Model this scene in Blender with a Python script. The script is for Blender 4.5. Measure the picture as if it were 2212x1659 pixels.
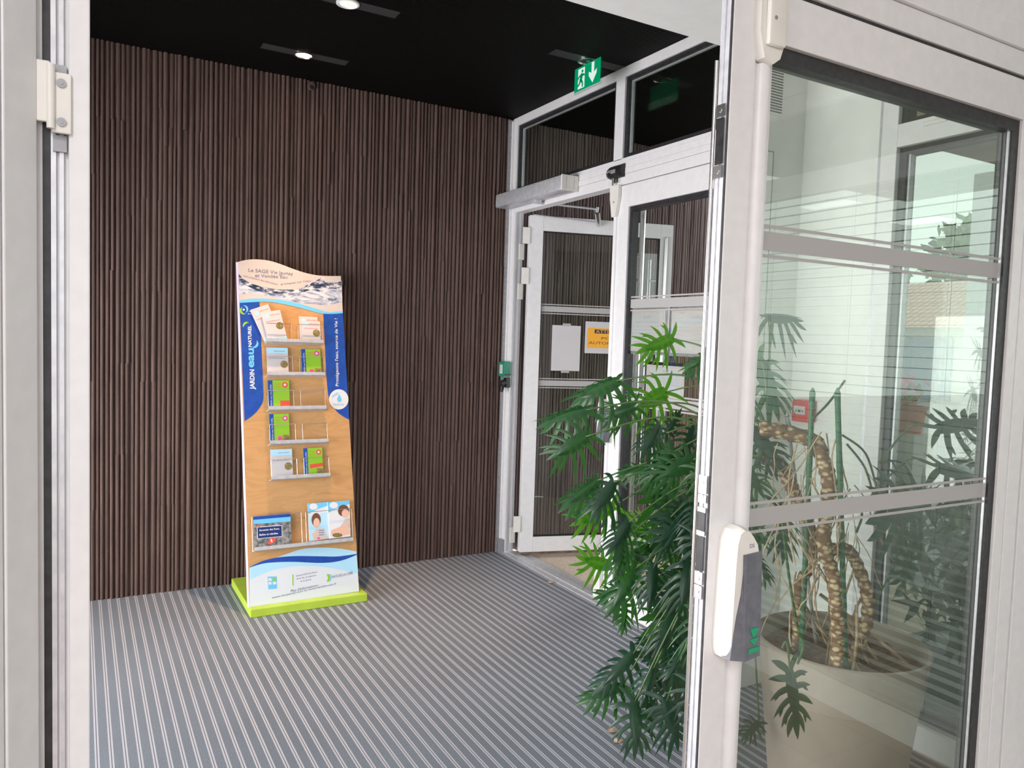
import bpy, bmesh, math, random
from mathutils import Vector, Matrix, noise
for o in list(bpy.data.objects): bpy.data.objects.remove(o)
S = bpy.context.scene
COL = S.collection
PI = math.pi
# ------------------------------------------------------------------ camera
W, H, FPX = 2212.0, 1659.0, 1654.0
CAM = Vector((0, 0, 1.5))
ya, pa, ra = math.radians(29.54), math.radians(-3.35), math.radians(1.854)
FWD = Vector((math.sin(ya)*math.cos(pa), math.cos(ya)*math.cos(pa), math.sin(pa)))
_r = Vector((math.cos(ya), -math.sin(ya), 0)); _u = _r.cross(FWD)
RT = _r*math.cos(ra) + _u*math.sin(ra); UP = _u*math.cos(ra) - _r*math.sin(ra)
cd = bpy.data.cameras.new('camera'); cam = bpy.data.objects.new('camera', cd); COL.objects.link(cam)
cd.sensor_width = 36; cd.lens = FPX/W*36; cd.clip_start = .02
cam.matrix_world = Matrix.Translation(CAM) @ Matrix((RT, UP, -FWD)).transposed().to_4x4()
S.camera = cam
# ------------------------------------------------------------------ world and light
S.view_settings.view_transform = 'Standard'; S.view_settings.look = 'None'
S.view_settings.gamma = 1; S.view_settings.use_curve_mapping = False
S.view_settings.exposure = 0.0
wd = bpy.data.worlds.new('sky'); S.world = wd; wd.use_nodes = True
bg = wd.node_tree.nodes['Background']; bg.inputs[0].default_value = (.95, .97, 1.0, 1); bg.inputs[1].default_value = 3.0

def area(name, loc, rot, sx, sy, energy, color=(1, 1, 1), portal=False):
    l = bpy.data.lights.new(name, 'AREA'); l.shape = 'RECTANGLE'; l.size = sx; l.size_y = sy
    l.energy = energy; l.color = color
    o = bpy.data.objects.new(name, l); COL.objects.link(o); o.location = loc; o.rotation_euler = rot
    if portal: l.cycles.is_portal = True
    return o
R90 = PI/2
area('facade_daylight', (2.80, 3.45, 1.5), (0, R90, 0), 3.0, 2.4, 0, portal=True)
area('hall_window_daylight', (2.9, -.9, 1.5), (0, R90, 0), 2.8, 4.6, 0, portal=True)
area('side_window_daylight', (-1.60, 2.95, 1.0), (0, -R90, 0), 1.7, 3.0, 108, (1, .965, .975))
area('hall_rear_daylight', (-1.0, -4.05, 1.6), (R90, 0, 0), 3.6, 2.4, 0, portal=True)
bpy.data.lights['side_window_daylight'].spread = math.radians(140)
# ------------------------------------------------------------------ pixel rays (to measure points of the place off the photograph)
def ray(x, y): return (FWD + RT*((x-W/2)/FPX) + UP*((H/2-y)/FPX))
def hit(x, y, P0, n):
    v = ray(x, y); n = Vector(n); return CAM + v*((Vector(P0)-CAM).dot(n)/v.dot(n))
def atX(x, y, X): return hit(x, y, (X, 0, 0), (1, 0, 0))
def atY(x, y, Y): return hit(x, y, (0, Y, 0), (0, 1, 0))
def atZ(x, y, Z): return hit(x, y, (0, 0, Z), (0, 0, 1))
# ------------------------------------------------------------------ materials
def mat(name, color, rough=.5, metal=0., emit=None, estr=0., spec=.5):
    m = bpy.data.materials.new(name); m.use_nodes = True
    b = m.node_tree.nodes['Principled BSDF']
    b.inputs['Base Color'].default_value = (*color, 1); b.inputs['Roughness'].default_value = rough
    b.inputs['Metallic'].default_value = metal; b.inputs['Specular IOR Level'].default_value = spec
    if emit: b.inputs['Emission Color'].default_value = (*emit, 1); b.inputs['Emission Strength'].default_value = estr
    return m
class NT:
    def __init__(s, m): s.t = m.node_tree; s.b = s.t.nodes['Principled BSDF']
    def n(s, typ, **kw):
        d = s.t.nodes.new('ShaderNode'+typ)
        for k, v in kw.items():
            if k.startswith('i_'): d.inputs[k[2:].replace('_', ' ')].default_value = v
            elif k[0] == 'i' and k[1:].isdigit(): d.inputs[int(k[1:])].default_value = v
            else: setattr(d, k, v)
        return d
    def l(s, a, b): s.t.links.new(a, b)
    def coord(s, scale=(1, 1, 1), out='Object'):
        c = s.n('TexCoord'); mp = s.n('Mapping'); mp.inputs['Scale'].default_value = scale
        s.l(c.outputs[out], mp.inputs[0]); return mp.outputs[0]
    def ramp(s, src, stops):
        r = s.n('ValToRGB'); e = r.color_ramp.elements
        while len(e) < len(stops): e.new(.5)
        for k, (p, c) in enumerate(stops): e[k].position = p; e[k].color = (*c, 1)
        s.l(src, r.inputs[0]); return r.outputs[0]
    def bump(s, src, st=.3, dist=.002):
        b = s.n('Bump'); b.inputs['Strength'].default_value = st; b.inputs['Distance'].default_value = dist
        s.l(src, b.inputs['Height']); s.l(b.outputs[0], s.b.inputs['Normal'])
    def math(s, op, a, b=None):
        m = s.n('Math', operation=op)
        for k, v in enumerate((a, b)):
            if v is None: continue
            if isinstance(v, (int, float)): m.inputs[k].default_value = v
            else: s.l(v, m.inputs[k])
        return m.outputs[0]
def noisy(name, c1, c2, scale=8, rough=.5, detail=4, bump=0, stretch=(1, 1, 1), **kw):
    m = mat(name, c1, rough, **kw); t = NT(m)
    nz = t.n('TexNoise'); nz.inputs['Scale'].default_value = scale; nz.inputs['Detail'].default_value = detail
    t.l(t.coord(stretch), nz.inputs['Vector'])
    t.l(t.ramp(nz.outputs[0], [(.35, c1), (.65, c2)]), t.b.inputs['Base Color'])
    if bump: t.bump(nz.outputs[0], bump)
    return m
M = {}
M['white'] = noisy('white lacquered aluminium', (.74, .735, .75), (.78, .775, .79), 30, .32)
M['white2'] = noisy('white plaster', (.76, .77, .75), (.80, .81, .79), 12, .6, bump=.1)
M['plastic'] = noisy('white plastic', (.74, .72, .68), (.78, .76, .72), 20, .35)
M['gasket'] = noisy('black rubber gasket', (.012, .012, .014), (.03, .03, .035), 60, .45)
M['groove'] = mat('shaded profile line', (.45, .45, .48), .5)
M['steel'] = noisy('brushed stainless steel', (.62, .61, .60), (.75, .74, .73), 90, .22, stretch=(1, 1, .05), metal=1.)
M['alu'] = noisy('satin aluminium', (.55, .56, .60), (.66, .67, .70), 40, .38, metal=.4)
M['dull'] = noisy('grey metal', (.30, .30, .32), (.38, .38, .40), 50, .5, metal=.3)
M['black'] = noisy('black plastic', (.012, .012, .014), (.03, .03, .03), 40, .3)
M['grey'] = noisy('dark grey plastic', (.12, .125, .15), (.16, .165, .19), 50, .45)
M['green'] = mat('green enamel', (.01, .34, .16), .35)
M['greenp'] = noisy('green plastic', (.01, .22, .13), (.02, .28, .17), 20, .35)
M['red'] = noisy('red plastic', (.55, .03, .03), (.65, .05, .04), 20, .35)
M['paper'] = noisy('white paper', (.80, .78, .80), (.84, .82, .84), 6, .7)
M['paperb'] = noisy('cream paper', (.56, .51, .49), (.60, .55, .53), 6, .6)
M['film'] = mat('frosted glazing film', (.42, .41, .41), .6)
M['blue'] = noisy('blue print', (.008, .06, .36), (.012, .08, .42), 30, .4)
M['navy'] = mat('navy print', (.01, .03, .16), .4)
M['sky'] = mat('sky blue print', (.16, .55, .86), .4)
M['pale'] = mat('pale blue print', (.45, .74, .92), .4)
M['ink'] = mat('grey blue ink', (.16, .17, .30), .5)
M['inkg'] = mat('pale grey ink', (.55, .54, .56), .6)
M['inko'] = mat('orange rule ink', (.85, .50, .36), .6)
M['whitep'] = mat('white print', (.74, .76, .80), .4)
M['lime'] = noisy('lime green paint', (.44, .60, .05), (.48, .66, .07), 14, .35)
M['leafgreen'] = mat('lime print', (.30, .58, .03), .4)
M['pinkp'] = mat('pink print', (.80, .08, .30), .4)
M['redp'] = mat('red print', (.80, .10, .06), .4)
M['brownp'] = noisy('photo print in browns', (.10, .12, .03), (.40, .26, .12), 90, .4)
M['skin'] = mat('printed skin tone', (.78, .48, .36), .4)
M['hair'] = mat('printed brown hair', (.16, .07, .04), .4)
M['orange'] = mat('orange sign print', (.90, .42, .03), .4)
M['blackp'] = mat('black print', (.05, .05, .05), .5)
M['edge'] = mat('pale board edge', (.62, .52, .72), .5)
M['soil'] = noisy('brown potting soil', (.10, .045, .02), (.26, .12, .06), 40, .9, bump=.8)
M['pot'] = noisy('taupe plastic pot', (.36, .30, .26), (.42, .355, .31), 6, .55)
M['root'] = noisy('aerial roots', (.34, .22, .13), (.55, .40, .26), 30, .8)
M['stake'] = noisy('green coated stake', (.02, .10, .05), (.04, .16, .07), 30, .5, stretch=(1, 1, 4))
M['concrete'] = noisy('asphalt', (.20, .20, .21), (.34, .33, .34), 60, .9, detail=8, bump=.4)
M['gravel'] = noisy('bonded gravel', (.62, .49, .38), (.88, .74, .62), 110, .85, detail=6, bump=.6)
M['render'] = noisy('pale house render', (.62, .60, .55), (.70, .68, .62), 3, .8)
M['shutter'] = noisy('blue grey shutter', (.16, .20, .28), (.20, .25, .33), 5, .5)
M['terra'] = noisy('terracotta', (.55, .16, .07), (.70, .24, .10), 10, .7)
M['foliage'] = noisy('tree leaves', (.03, .10, .02), (.16, .30, .06), 5, .6)
M['bark'] = noisy('bark', (.10, .07, .05), (.20, .15, .11), 20, .9)
M['blind'] = noisy('pale blind slats', (.60, .62, .60), (.66, .68, .66), 10, .45)
# printed wood
m = M['wood'] = mat('birch veneer', (.8, .45, .2), .42); t = NT(m)
wv = t.n('TexNoise'); wv.inputs['Scale'].default_value = 3.0; wv.inputs['Detail'].default_value = 5; wv.inputs['Distortion'].default_value = 1.6
t.l(t.coord((1, 1, 3.2)), wv.inputs['Vector'])
t.l(t.ramp(wv.outputs[0], [(.3, (.50, .27, .105)), (.5, (.60, .335, .14)), (.55, (.55, .30, .12)), (.75, (.62, .36, .16))]), t.b.inputs['Base Color'])
# dark slats
m = M['slat'] = mat('brown cork-like slats', (.09, .055, .045), .75, spec=.3); t = NT(m)
n1 = t.n('TexNoise'); n1.inputs['Scale'].default_value = 1; n1.inputs['Detail'].default_value = 6; t.l(t.coord((60, 60, 5)), n1.inputs['Vector'])
n2 = t.n('TexNoise'); n2.inputs['Scale'].default_value = 300; t.l(t.coord(), n2.inputs['Vector'])
mx = t.n('Mix', data_type='RGBA'); mx.inputs[0].default_value = .3
t.l(t.ramp(n1.outputs[0], [(.3, (.075, .044, .037)), (.7, (.145, .092, .078))]), mx.inputs[6])
t.l(t.ramp(n2.outputs[0], [(.3, (.05, .03, .025)), (.7, (.17, .115, .10))]), mx.inputs[7])
t.l(mx.outputs[2], t.b.inputs['Base Color']); t.bump(n2.outputs[0], .4, .001)
M['slatout'] = noisy('outdoor slats lightened for skylight', (.13, .092, .088), (.24, .18, .175), 1, .75, 6, stretch=(60, 60, 3))  # slat brown painted lighter, standing for skylight on the outdoor wall
# black slatted metal ceiling : fine ribs along X
m = M['ceil'] = mat('black ribbed ceiling', (.008, .008, .008), .6, spec=.06); t = NT(m)
sp = t.n('SeparateXYZ'); t.l(t.coord(), sp.inputs[0])
f = t.math('PINGPONG', sp.outputs[1], .011)
t.l(t.ramp(t.math('MULTIPLY', f, 90.9), [(.35, (.001, .001, .001)), (.75, (.006, .006, .0055))]), t.b.inputs['Base Color'])
t.bump(t.math('MULTIPLY', f, 90.9), .5, .004)
# entrance matting : carpet strips and paired aluminium bars along Y
m = M['mat'] = mat('entrance matting', (.2, .2, .22), .8); t = NT(m)
sp = t.n('SeparateXYZ'); t.l(t.coord(), sp.inputs[0])
fr = t.math('FRACT', t.math('DIVIDE', t.math('ADD', sp.outputs[0], 10.0), .044))
d = t.math('ABSOLUTE', t.math('SUBTRACT', fr, .5))          # 0 at bar centre
bar = t.math('LESS_THAN', d, .165); gap = t.math('LESS_THAN', d, .032)
alu = t.math('MULTIPLY', bar, t.math('SUBTRACT', 1.0, gap))
nz = t.n('TexNoise'); nz.inputs['Scale'].default_value = 420; nz.inputs['Detail'].default_value = 3; t.l(t.coord((1, .55, 1)), nz.inputs['Vector'])
nb = t.n('TexNoise'); nb.inputs['Scale'].default_value = 2.2; nb.inputs['Detail'].default_value = 3; t.l(t.coord(), nb.inputs['Vector'])
carpet = t.ramp(nz.outputs[0], [(.32, (.098, .115, .142)), (.55, (.172, .198, .235)), (.72, (.32, .355, .41))])
mulc = t.n('Mix', data_type='RGBA', blend_type='MULTIPLY'); mulc.inputs[0].default_value = 1
t.l(carpet, mulc.inputs[6]); t.l(t.ramp(nb.outputs[0], [(.3, (.86, .86, .86)), (.7, (1, 1, 1))]), mulc.inputs[7])
mxa = t.n('Mix', data_type='RGBA'); t.l(alu, mxa.inputs[0]); t.l(mulc.outputs[2], mxa.inputs[6]); mxa.inputs[7].default_value = (.53, .545, .60, 1)
mxg = t.n('Mix', data_type='RGBA'); t.l(gap, mxg.inputs[0]); t.l(mxa.outputs[2], mxg.inputs[6]); mxg.inputs[7].default_value = (.10, .10, .12, 1)
t.l(mxg.outputs[2], t.b.inputs['Base Color']); t.l(t.math('MULTIPLY', alu, .2), t.b.inputs['Metallic'])
t.l(t.math('SUBTRACT', .92, t.math('MULTIPLY', alu, .48)), t.b.inputs['Roughness'])
hgt = t.math('ADD', alu, t.math('MULTIPLY', nz.outputs[0], .5)); t.bump(hgt, .5, .0025)
# hall floor
m = M['hallfloor'] = mat('warm floor tiles', (.42, .24, .17), .3); t = NT(m)
bk = t.n('TexBrick'); bk.offset = 0; bk.inputs['Color1'].default_value = (.45, .32, .26, 1); bk.inputs['Color2'].default_value = (.40, .28, .22, 1)
bk.inputs['Mortar'].default_value = (.3, .2, .16, 1); bk.inputs['Scale'].default_value = 1.5; bk.inputs['Mortar Size'].default_value = .008; bk.inputs['Brick Width'].default_value = .5; bk.inputs['Row Height'].default_value = .5
t.l(t.coord(), bk.inputs['Vector']); t.l(bk.outputs[0], t.b.inputs['Base Color'])
# roof tiles
m = M['roof'] = mat('canal roof tiles', (.6, .35, .25), .8); t = NT(m)
sp = t.n('SeparateXYZ'); t.l(t.coord(), sp.inputs[0])
q = t.math('MULTIPLY', t.math('PINGPONG', sp.outputs[1], .12), 8.3); q2 = t.math('MULTIPLY', t.math('PINGPONG', sp.outputs[0], .16), 6.2)
t.l(t.ramp(t.math('MULTIPLY', q, q2), [(.05, (.34, .17, .12)), (.5, (.66, .44, .34))]), t.b.inputs['Base Color']); t.bump(q, .8, .03)
# water photograph on the header of the stand
m = M['water'] = mat('water splash print', (.8, .8, .85), .35); t = NT(m)
nz = t.n('TexNoise'); nz.inputs['Scale'].default_value = 9; nz.inputs['Detail'].default_value = 9; nz.inputs['Roughness'].default_value = .72; nz.inputs['Distortion'].default_value = .9
t.l(t.coord((1, 1, 2.6)), nz.inputs['Vector'])
t.l(t.ramp(nz.outputs[0], [(.36, (.03, .05, .12)), (.44, (.22, .28, .42)), (.52, (.56, .60, .70)), (.64, (.82, .78, .80))]), t.b.inputs['Base Color'])
m = M['splash'] = mat('dark splash line print', (.8, .8, .85), .35); t = NT(m)
nz = t.n('TexNoise'); nz.inputs['Scale'].default_value = 16; nz.inputs['Detail'].default_value = 9; nz.inputs['Roughness'].default_value = .75
t.l(t.coord((1, 1, 2.4)), nz.inputs['Vector'])
t.l(t.ramp(nz.outputs[0], [(.44, (.015, .03, .07)), (.50, (.16, .2, .3)), (.56, (.74, .72, .76))]), t.b.inputs['Base Color'])
# glass : clear pane, reflection by angle
def glass(name, tint, f0):
    m = bpy.data.materials.new(name); m.use_nodes = True; T = m.node_tree; T.nodes.clear()
    out = T.nodes.new('ShaderNodeOutputMaterial'); mx = T.nodes.new('ShaderNodeMixShader'); tr = T.nodes.new('ShaderNodeBsdfTransparent'); gl = T.nodes.new('ShaderNodeBsdfGlossy')
    tr.inputs[0].default_value = (*tint, 1); gl.inputs['Roughness'].default_value = .0; gl.inputs['Color'].default_value = (.95, 1, .97, 1)
    lw = T.nodes.new('ShaderNodeLayerWeight'); pw = T.nodes.new('ShaderNodeMath'); pw.operation = 'POWER'; pw.inputs[1].default_value = 4.2
    ma = T.nodes.new('ShaderNodeMath'); ma.operation = 'MULTIPLY_ADD'; ma.inputs[1].default_value = 1-f0; ma.inputs[2].default_value = f0
    L = T.links.new; L(lw.outputs['Facing'], pw.inputs[0]); L(pw.outputs[0], ma.inputs[0]); L(ma.outputs[0], mx.inputs[0]); L(tr.outputs[0], mx.inputs[1]); L(gl.outputs[0], mx.inputs[2]); L(mx.outputs[0], out.inputs[0])
    return m
M['glass'] = glass('clear green-tinted glass', (.93, .95, .935), .045)
M['glass2'] = glass('double glazing', (.83, .865, .825), .06)
M['glass3'] = glass('sky-dimming glazing', (.60, .635, .61), .05)  # darker tint put in to dim the bright sky through this pane
M['exitglass'] = mat('green sign face', (.0, .30, .13), .15, emit=(.0, .30, .13), estr=.22)
M['exitwhite'] = mat('white sign symbol', (.7, .8, .75), .3, emit=(.6, .8, .7), estr=.30)
M['lampon'] = mat('lit lamp face', (1, .9, .7), .3, emit=(1, .72, .36), estr=40)
M['lampoff'] = mat('unlit lamp face with glow', (.75, .82, .72), .3, emit=(.8, .9, .75), estr=.5)  # slight glow put into the face though the lamp is off
M['clear'] = glass('clear acrylic', (.93, .99, .95), .08)
for k_ in ('paper',):
    t = NT(M[k_]); tl = t.n('BsdfTranslucent'); tl.inputs[0].default_value = (.8, .78, .8, 1); mx = t.n('MixShader'); mx.inputs[0].default_value = .35
    out = [n for n in t.t.nodes if n.type == 'OUTPUT_MATERIAL'][0]; t.l(t.b.outputs[0], mx.inputs[1]); t.l(tl.outputs[0], mx.inputs[2]); t.l(mx.outputs[0], out.inputs[0])
# leaves : glossy dark blade that lets light through
def leafmat(name, c1, c2, tr, mixf):
    m = mat(name, c1, .24, spec=.9); t = NT(m)
    nz = t.n('TexNoise'); nz.inputs['Scale'].default_value = 9; nz.inputs['Detail'].default_value = 3; t.l(t.coord(), nz.inputs['Vector'])
    t.l(t.ramp(nz.outputs[0], [(.3, c1), (.7, c2)]), t.b.inputs['Base Color'])
    tl = t.n('BsdfTranslucent'); tl.inputs[0].default_value = (*tr, 1); mx = t.n('MixShader'); mx.inputs[0].default_value = mixf
    out = [n for n in t.t.nodes if n.type == 'OUTPUT_MATERIAL'][0]
    t.l(t.b.outputs[0], mx.inputs[1]); t.l(tl.outputs[0], mx.inputs[2]); t.l(mx.outputs[0], out.inputs[0])
    return m
M['leaf'] = leafmat('glossy green leaf', (.016, .075, .03), (.032, .12, .045), (.10, .40, .03), .42)
M['leafy'] = leafmat('bright backlit leaf', (.07, .27, .02), (.11, .34, .03), (.22, .62, .04), .5)  # brighter green also holds the backlight on the far leaves
M['leafd'] = leafmat('old dark leaf', (.012, .045, .03), (.026, .08, .048), (.05, .2, .02), .3)
M['petiole'] = noisy('green leaf stalk', (.035, .085, .02), (.075, .14, .035), 12, .4)
m = M['trunk'] = mat('scarred trunk', (.3, .2, .1), .8); t = NT(m)
vo = t.n('TexVoronoi'); vo.inputs['Scale'].default_value = 46; t.l(t.coord((1, 1, 1.5)), vo.inputs['Vector'])
t.l(t.ramp(vo.outputs[0], [(.22, (.62, .50, .33)), (.38, (.46, .32, .18)), (.5, (.20, .10, .05))]), t.b.inputs['Base Color']); t.bump(vo.outputs[0], .8, .006)
# ------------------------------------------------------------------ mesh helpers
class MB:
    def __init__(s): s.v = []; s.f = []
    def add(s, vs, fs):
        k = len(s.v); s.v += [Vector(v) for v in vs]; s.f += [tuple(i+k for i in f) for f in fs]; return s
    def box(s, x0, x1, y0, y1, z0, z1, mtx=None, bev=0):
        x0, x1 = sorted((x0, x1)); y0, y1 = sorted((y0, y1)); z0, z1 = sorted((z0, z1))
        b = min(bev, (x1-x0)*.45, (y1-y0)*.45, (z1-z0)*.45)
        if b > 0:
            bm = bmesh.new(); bmesh.ops.create_cube(bm, size=1)
            for v in bm.verts: v.co = Vector(((x0+x1)/2+v.co.x*(x1-x0), (y0+y1)/2+v.co.y*(y1-y0), (z0+z1)/2+v.co.z*(z1-z0)))
            bmesh.ops.bevel(bm, geom=list(bm.edges), offset=b, segments=2, affect='EDGES', profile=.5)
            bm.verts.index_update(); vs = [v.co.copy() for v in bm.verts]; fs = [tuple(v.index for v in f.verts) for f in bm.faces]; bm.free()
        else:
            vs = [Vector((x, y, z)) for z in (z0, z1) for y in (y0, y1) for x in (x0, x1)]
            fs = [(0, 2, 3, 1), (4, 5, 7, 6), (0, 1, 5, 4), (2, 6, 7, 3), (0, 4, 6, 2), (1, 3, 7, 5)]
        if mtx: vs = [mtx @ v for v in vs]
        return s.add(vs, fs)
    def prism(s, pts, off):      # pts: closed 3D polygon, off: extrusion vector
        off = Vector(off); n = len(pts); pts = [Vector(p) for p in pts]
        vs = pts+[p+off for p in pts]
        fs = [tuple(range(n-1, -1, -1)), tuple(range(n, 2*n))]+[(i, (i+1) % n, n+(i+1) % n, n+i) for i in range(n)]
        return s.add(vs, fs)
    def tube(s, path, r, seg=10, cap=True):
        path = [Vector(p) for p in path]; n = len(path)
        rs = r if isinstance(r, (list, tuple)) else [r]*n
        ref = None; vs = []
        for i, p in enumerate(path):
            d = (path[min(i+1, n-1)]-path[max(i-1, 0)]).normalized()
            if ref is None: ref = Vector((0, 0, 1)) if abs(d.z) < .9 else Vector((1, 0, 0))
            a = d.cross(ref).normalized(); b = a.cross(d).normalized(); ref = b
            vs += [p+(a*math.cos(2*PI*k/seg)+b*math.sin(2*PI*k/seg))*rs[i] for k in range(seg)]
        fs = [(i*seg+k, i*seg+(k+1) % seg, (i+1)*seg+(k+1) % seg, (i+1)*seg+k) for i in range(n-1) for k in range(seg)]
        if cap: fs += [tuple(range(seg-1, -1, -1)), tuple((n-1)*seg+k for k in range(seg))]
        return s.add(vs, fs)
    def lathe(s, prof, c, seg=48):     # prof: (r, z)
        vs = [Vector((c[0]+r*math.cos(2*PI*k/seg), c[1]+r*math.sin(2*PI*k/seg), c[2]+z)) for r, z in prof for k in range(seg)]
        fs = [(i*seg+k, i*seg+(k+1) % seg, (i+1)*seg+(k+1) % seg, (i+1)*seg+k) for i in range(len(prof)-1) for k in range(seg)]
        return s.add(vs, fs)
def wm(o):
    m = Matrix.Identity(4)
    while o is not None: m = o.matrix_basis @ m; o = o.parent
    return m
def obj(name, mb, m, parent=None, smooth=False, local=False):
    vs = mb.v
    if parent is not None and not local:
        inv = wm(parent).inverted(); vs = [inv @ v for v in vs]
    me = bpy.data.meshes.new(name); me.from_pydata([tuple(v) for v in vs], [], mb.f); me.materials.append(M[m] if isinstance(m, str) else m)
    bm = bmesh.new(); bm.from_mesh(me); bmesh.ops.recalc_face_normals(bm, faces=bm.faces); bm.to_mesh(me); bm.free()
    if smooth:
        for p in me.polygons: p.use_smooth = True
        if smooth != 'all':
            try: me.set_sharp_from_angle(angle=math.radians(38))
            except Exception: pass
    o = bpy.data.objects.new(name, me); COL.objects.link(o)
    if parent is not None: o.parent = parent
    return o
def thing(name, label=None, cat=None, loc=(0, 0, 0), rz=0, group=None, kind=None):
    o = bpy.data.objects.new(name, None); COL.objects.link(o); o.location = loc; o.rotation_euler = (0, 0, rz); o.empty_display_size = .05
    return tag(o, label, cat, group, kind)
def tag(o, label=None, cat=None, group=None, kind=None):
    if label: o['label'] = label
    if cat: o['category'] = cat
    if group: o['group'] = group
    if kind: o['kind'] = kind
    return o
def struct(name, mb, m, label=None, **k): return tag(obj(name, mb, m, **k), label, None, None, 'structure')
def copy_tree(o, parent=None):
    c = o.copy(); COL.objects.link(c); c.parent = parent
    for ch in list(o.children): copy_tree(ch, c)
    return c
_cache = {}
def text_mb(s, size, origin, ex, ey, align='LEFT', bold=0, width=None, depth=.0004, shear=0):
    cu = bpy.data.curves.new('t', 'FONT'); cu.body = s; cu.size = 1; cu.align_x = align; cu.resolution_u = 3; cu.offset = bold; cu.shear = shear
    o = bpy.data.objects.new('t', cu); COL.objects.link(o); bpy.context.view_layer.update()
    me = bpy.data.meshes.new_from_object(o.evaluated_get(bpy.context.evaluated_depsgraph_get()))
    bpy.data.objects.remove(o); bpy.data.curves.remove(cu)
    mb = MB(); xs = [v.co.x for v in me.vertices] or [0, 1]; w0 = max(xs)-min(xs)
    sx = size if width is None else width/max(w0, 1e-6)
    ex, ey, origin = Vector(ex).normalized(), Vector(ey).normalized(), Vector(origin)
    mb.add([origin+ex*v.co.x*sx+ey*v.co.y*size for v in me.vertices], [tuple(p.vertices) for p in me.polygons])
    bpy.data.meshes.remove(me); return mb
def merge(*ms):
    r = MB()
    for q in ms: r.add(q.v, q.f)
    return r
def lets(ms, m, parent):
    for q in ms: obj('lettering', q, m, parent)
def smooth_path(pts, n=6):
    pts = [Vector(p) for p in pts]; out = []
    for i in range(len(pts)-1):
        p0, p1, p2, p3 = pts[max(i-1, 0)], pts[i], pts[i+1], pts[min(i+2, len(pts)-1)]
        for k in range(n):
            t = k/n; out.append(.5*((2*p1)+(p2-p0)*t+(2*p0-5*p1+4*p2-p3)*t*t+(3*p1-p0-3*p2+p3)*t**3))
    out.append(pts[-1]); return out
# ================================================================== SETTING
YW, XF, XR, YP, ZC = 4.69, 2.587, 2.755, 1.2, 3.0
YB, ZB = 2.345, 2.70
struct('floor', MB().box(-1.6, XF-.012, YP-.0, YW+.3, -.05, 0), 'mat', 'grey entrance matting with paired aluminium bars in the vestibule')
struct('floor', MB().box(XF-.012, XR, YP, YB+.05, -.05, 0), 'mat', 'grey entrance matting beside the plant pot by the right wall')
struct('floor', MB().box(-4.0, 3.0, -4.3, YP, -.05, 0), 'hallfloor', 'warm tiled floor of the hall this side of the glass door')
struct('floor', MB().box(XF+.15, 4.7, YB+.1, YW+.3, -.07, -.012), 'gravel', 'beige bonded gravel outside the entrance door')
struct('floor', MB().box(4.7, 40, -14, 30, -.09, -.02).box(XR+.1, 4.7, -14, YB+.1, -.09, -.02).box(-30, -1.75, 1.3, 30, -.09, -.02), 'concrete', 'grey asphalt forecourt outside')
# brown slatted wall, continuing outdoors
def slat_wall(x0, x1, seed):
    rnd = random.Random(seed); mb = MB(); x = x0
    while x < x1:
        w = rnd.uniform(.017, .027); z = 0.0; base = rnd.uniform(-.003, .003)
        while z < ZC:
            h = min(rnd.choice((.5, .8, 1.2, 1.8, 2.6)), ZC-z)
            if ZC-z-h < .2: h = ZC-z
            dep = rnd.uniform(.012, .024); sh = base+rnd.uniform(-.0022, .0022); lean = rnd.uniform(-.002, .002)
            prof = [(-.5, 0), (-.42, .55), (-.2, .93), (.05, 1), (.28, .85), (.44, .5), (.5, 0)]
            vs = []; n = len(prof)
            for zz, ln in ((z, 0), (z+h, lean)):
                for a, d in prof: vs.append((x+w/2+sh+ln+a*w, YW-d*dep, zz))
            fs = [(i, i+1, n+i+1, n+i) for i in range(n-1)]+[tuple(range(n)), tuple(range(2*n-1, n-1, -1))]
            mb.add(vs, fs); z += h
        x += w+rnd.uniform(.0015, .0045)
    mb.box(x0, x1+.03, YW, YW+.12, 0, ZC); return mb
struct('wall_back', slat_wall(-1.6, XF+.06, 3), 'slat', 'dark brown wall of narrow vertical ridged slats')
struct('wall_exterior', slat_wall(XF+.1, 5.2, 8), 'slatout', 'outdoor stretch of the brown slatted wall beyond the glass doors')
struct('ceiling', MB().box(-1.6, XF+.088, YB, YW, ZC, ZC+.1), 'ceil', 'black finely ribbed ceiling of the vestibule')
struct('ceiling', MB().box(XF+.09, 4.1, YB, YW, ZC, ZC+.1), 'ceil', 'black ribbed soffit outside above the entrance')
struct('ceiling', MB().box(-1.6, XR, YP+.07, YB, ZB, ZC+.1), 'white2', 'lower white ceiling strip just inside the vestibule')
struct('wall_left', MB().box(-1.75, -1.6, YP, YW+.12, 2.35, ZC).box(-1.75, -1.6, YP, 1.4, 0, 2.35).box(-1.75, -1.6, 4.5, YW+.12, 0, 2.35), 'white2', 'white side wall of the vestibule')
wl = thing('window_6', 'glazed side of the vestibule', kind='structure', loc=(-1.68, 2.95, 0))
struct('wall_return', MB().box(2.46, XR+.12, YB, YB+.12, 0, ZC), 'white2', 'narrow white return wall behind the plant')
struct('wall_front', MB().box(-4.0, -.13, YP, YP+.1, 0, ZC), 'white2', 'white wall beside the inner door')
hall = MB().box(-4.1, -4.0, -4.3, YP, 0, ZC)
struct('wall_hall_left', hall, 'white2', 'white wall of the hall')
# rear hall wall with two wide windows
mb = MB().box(-4, 3, -4.2, -4.1, 0, .7).box(-4, 3, -4.2, -4.1, 2.6, ZC).box(-4, -2.8, -4.2, -4.1, .7, 2.6).box(.8, 3, -4.2, -4.1, .7, 2.6)
struct('wall_hall_rear', mb, 'white2', 'white rear wall of the hall')
struct('ceiling', MB().box(-4.1, 3, -4.3, YP, ZC, ZC+.1), 'white2', 'white ceiling of the hall')
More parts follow.
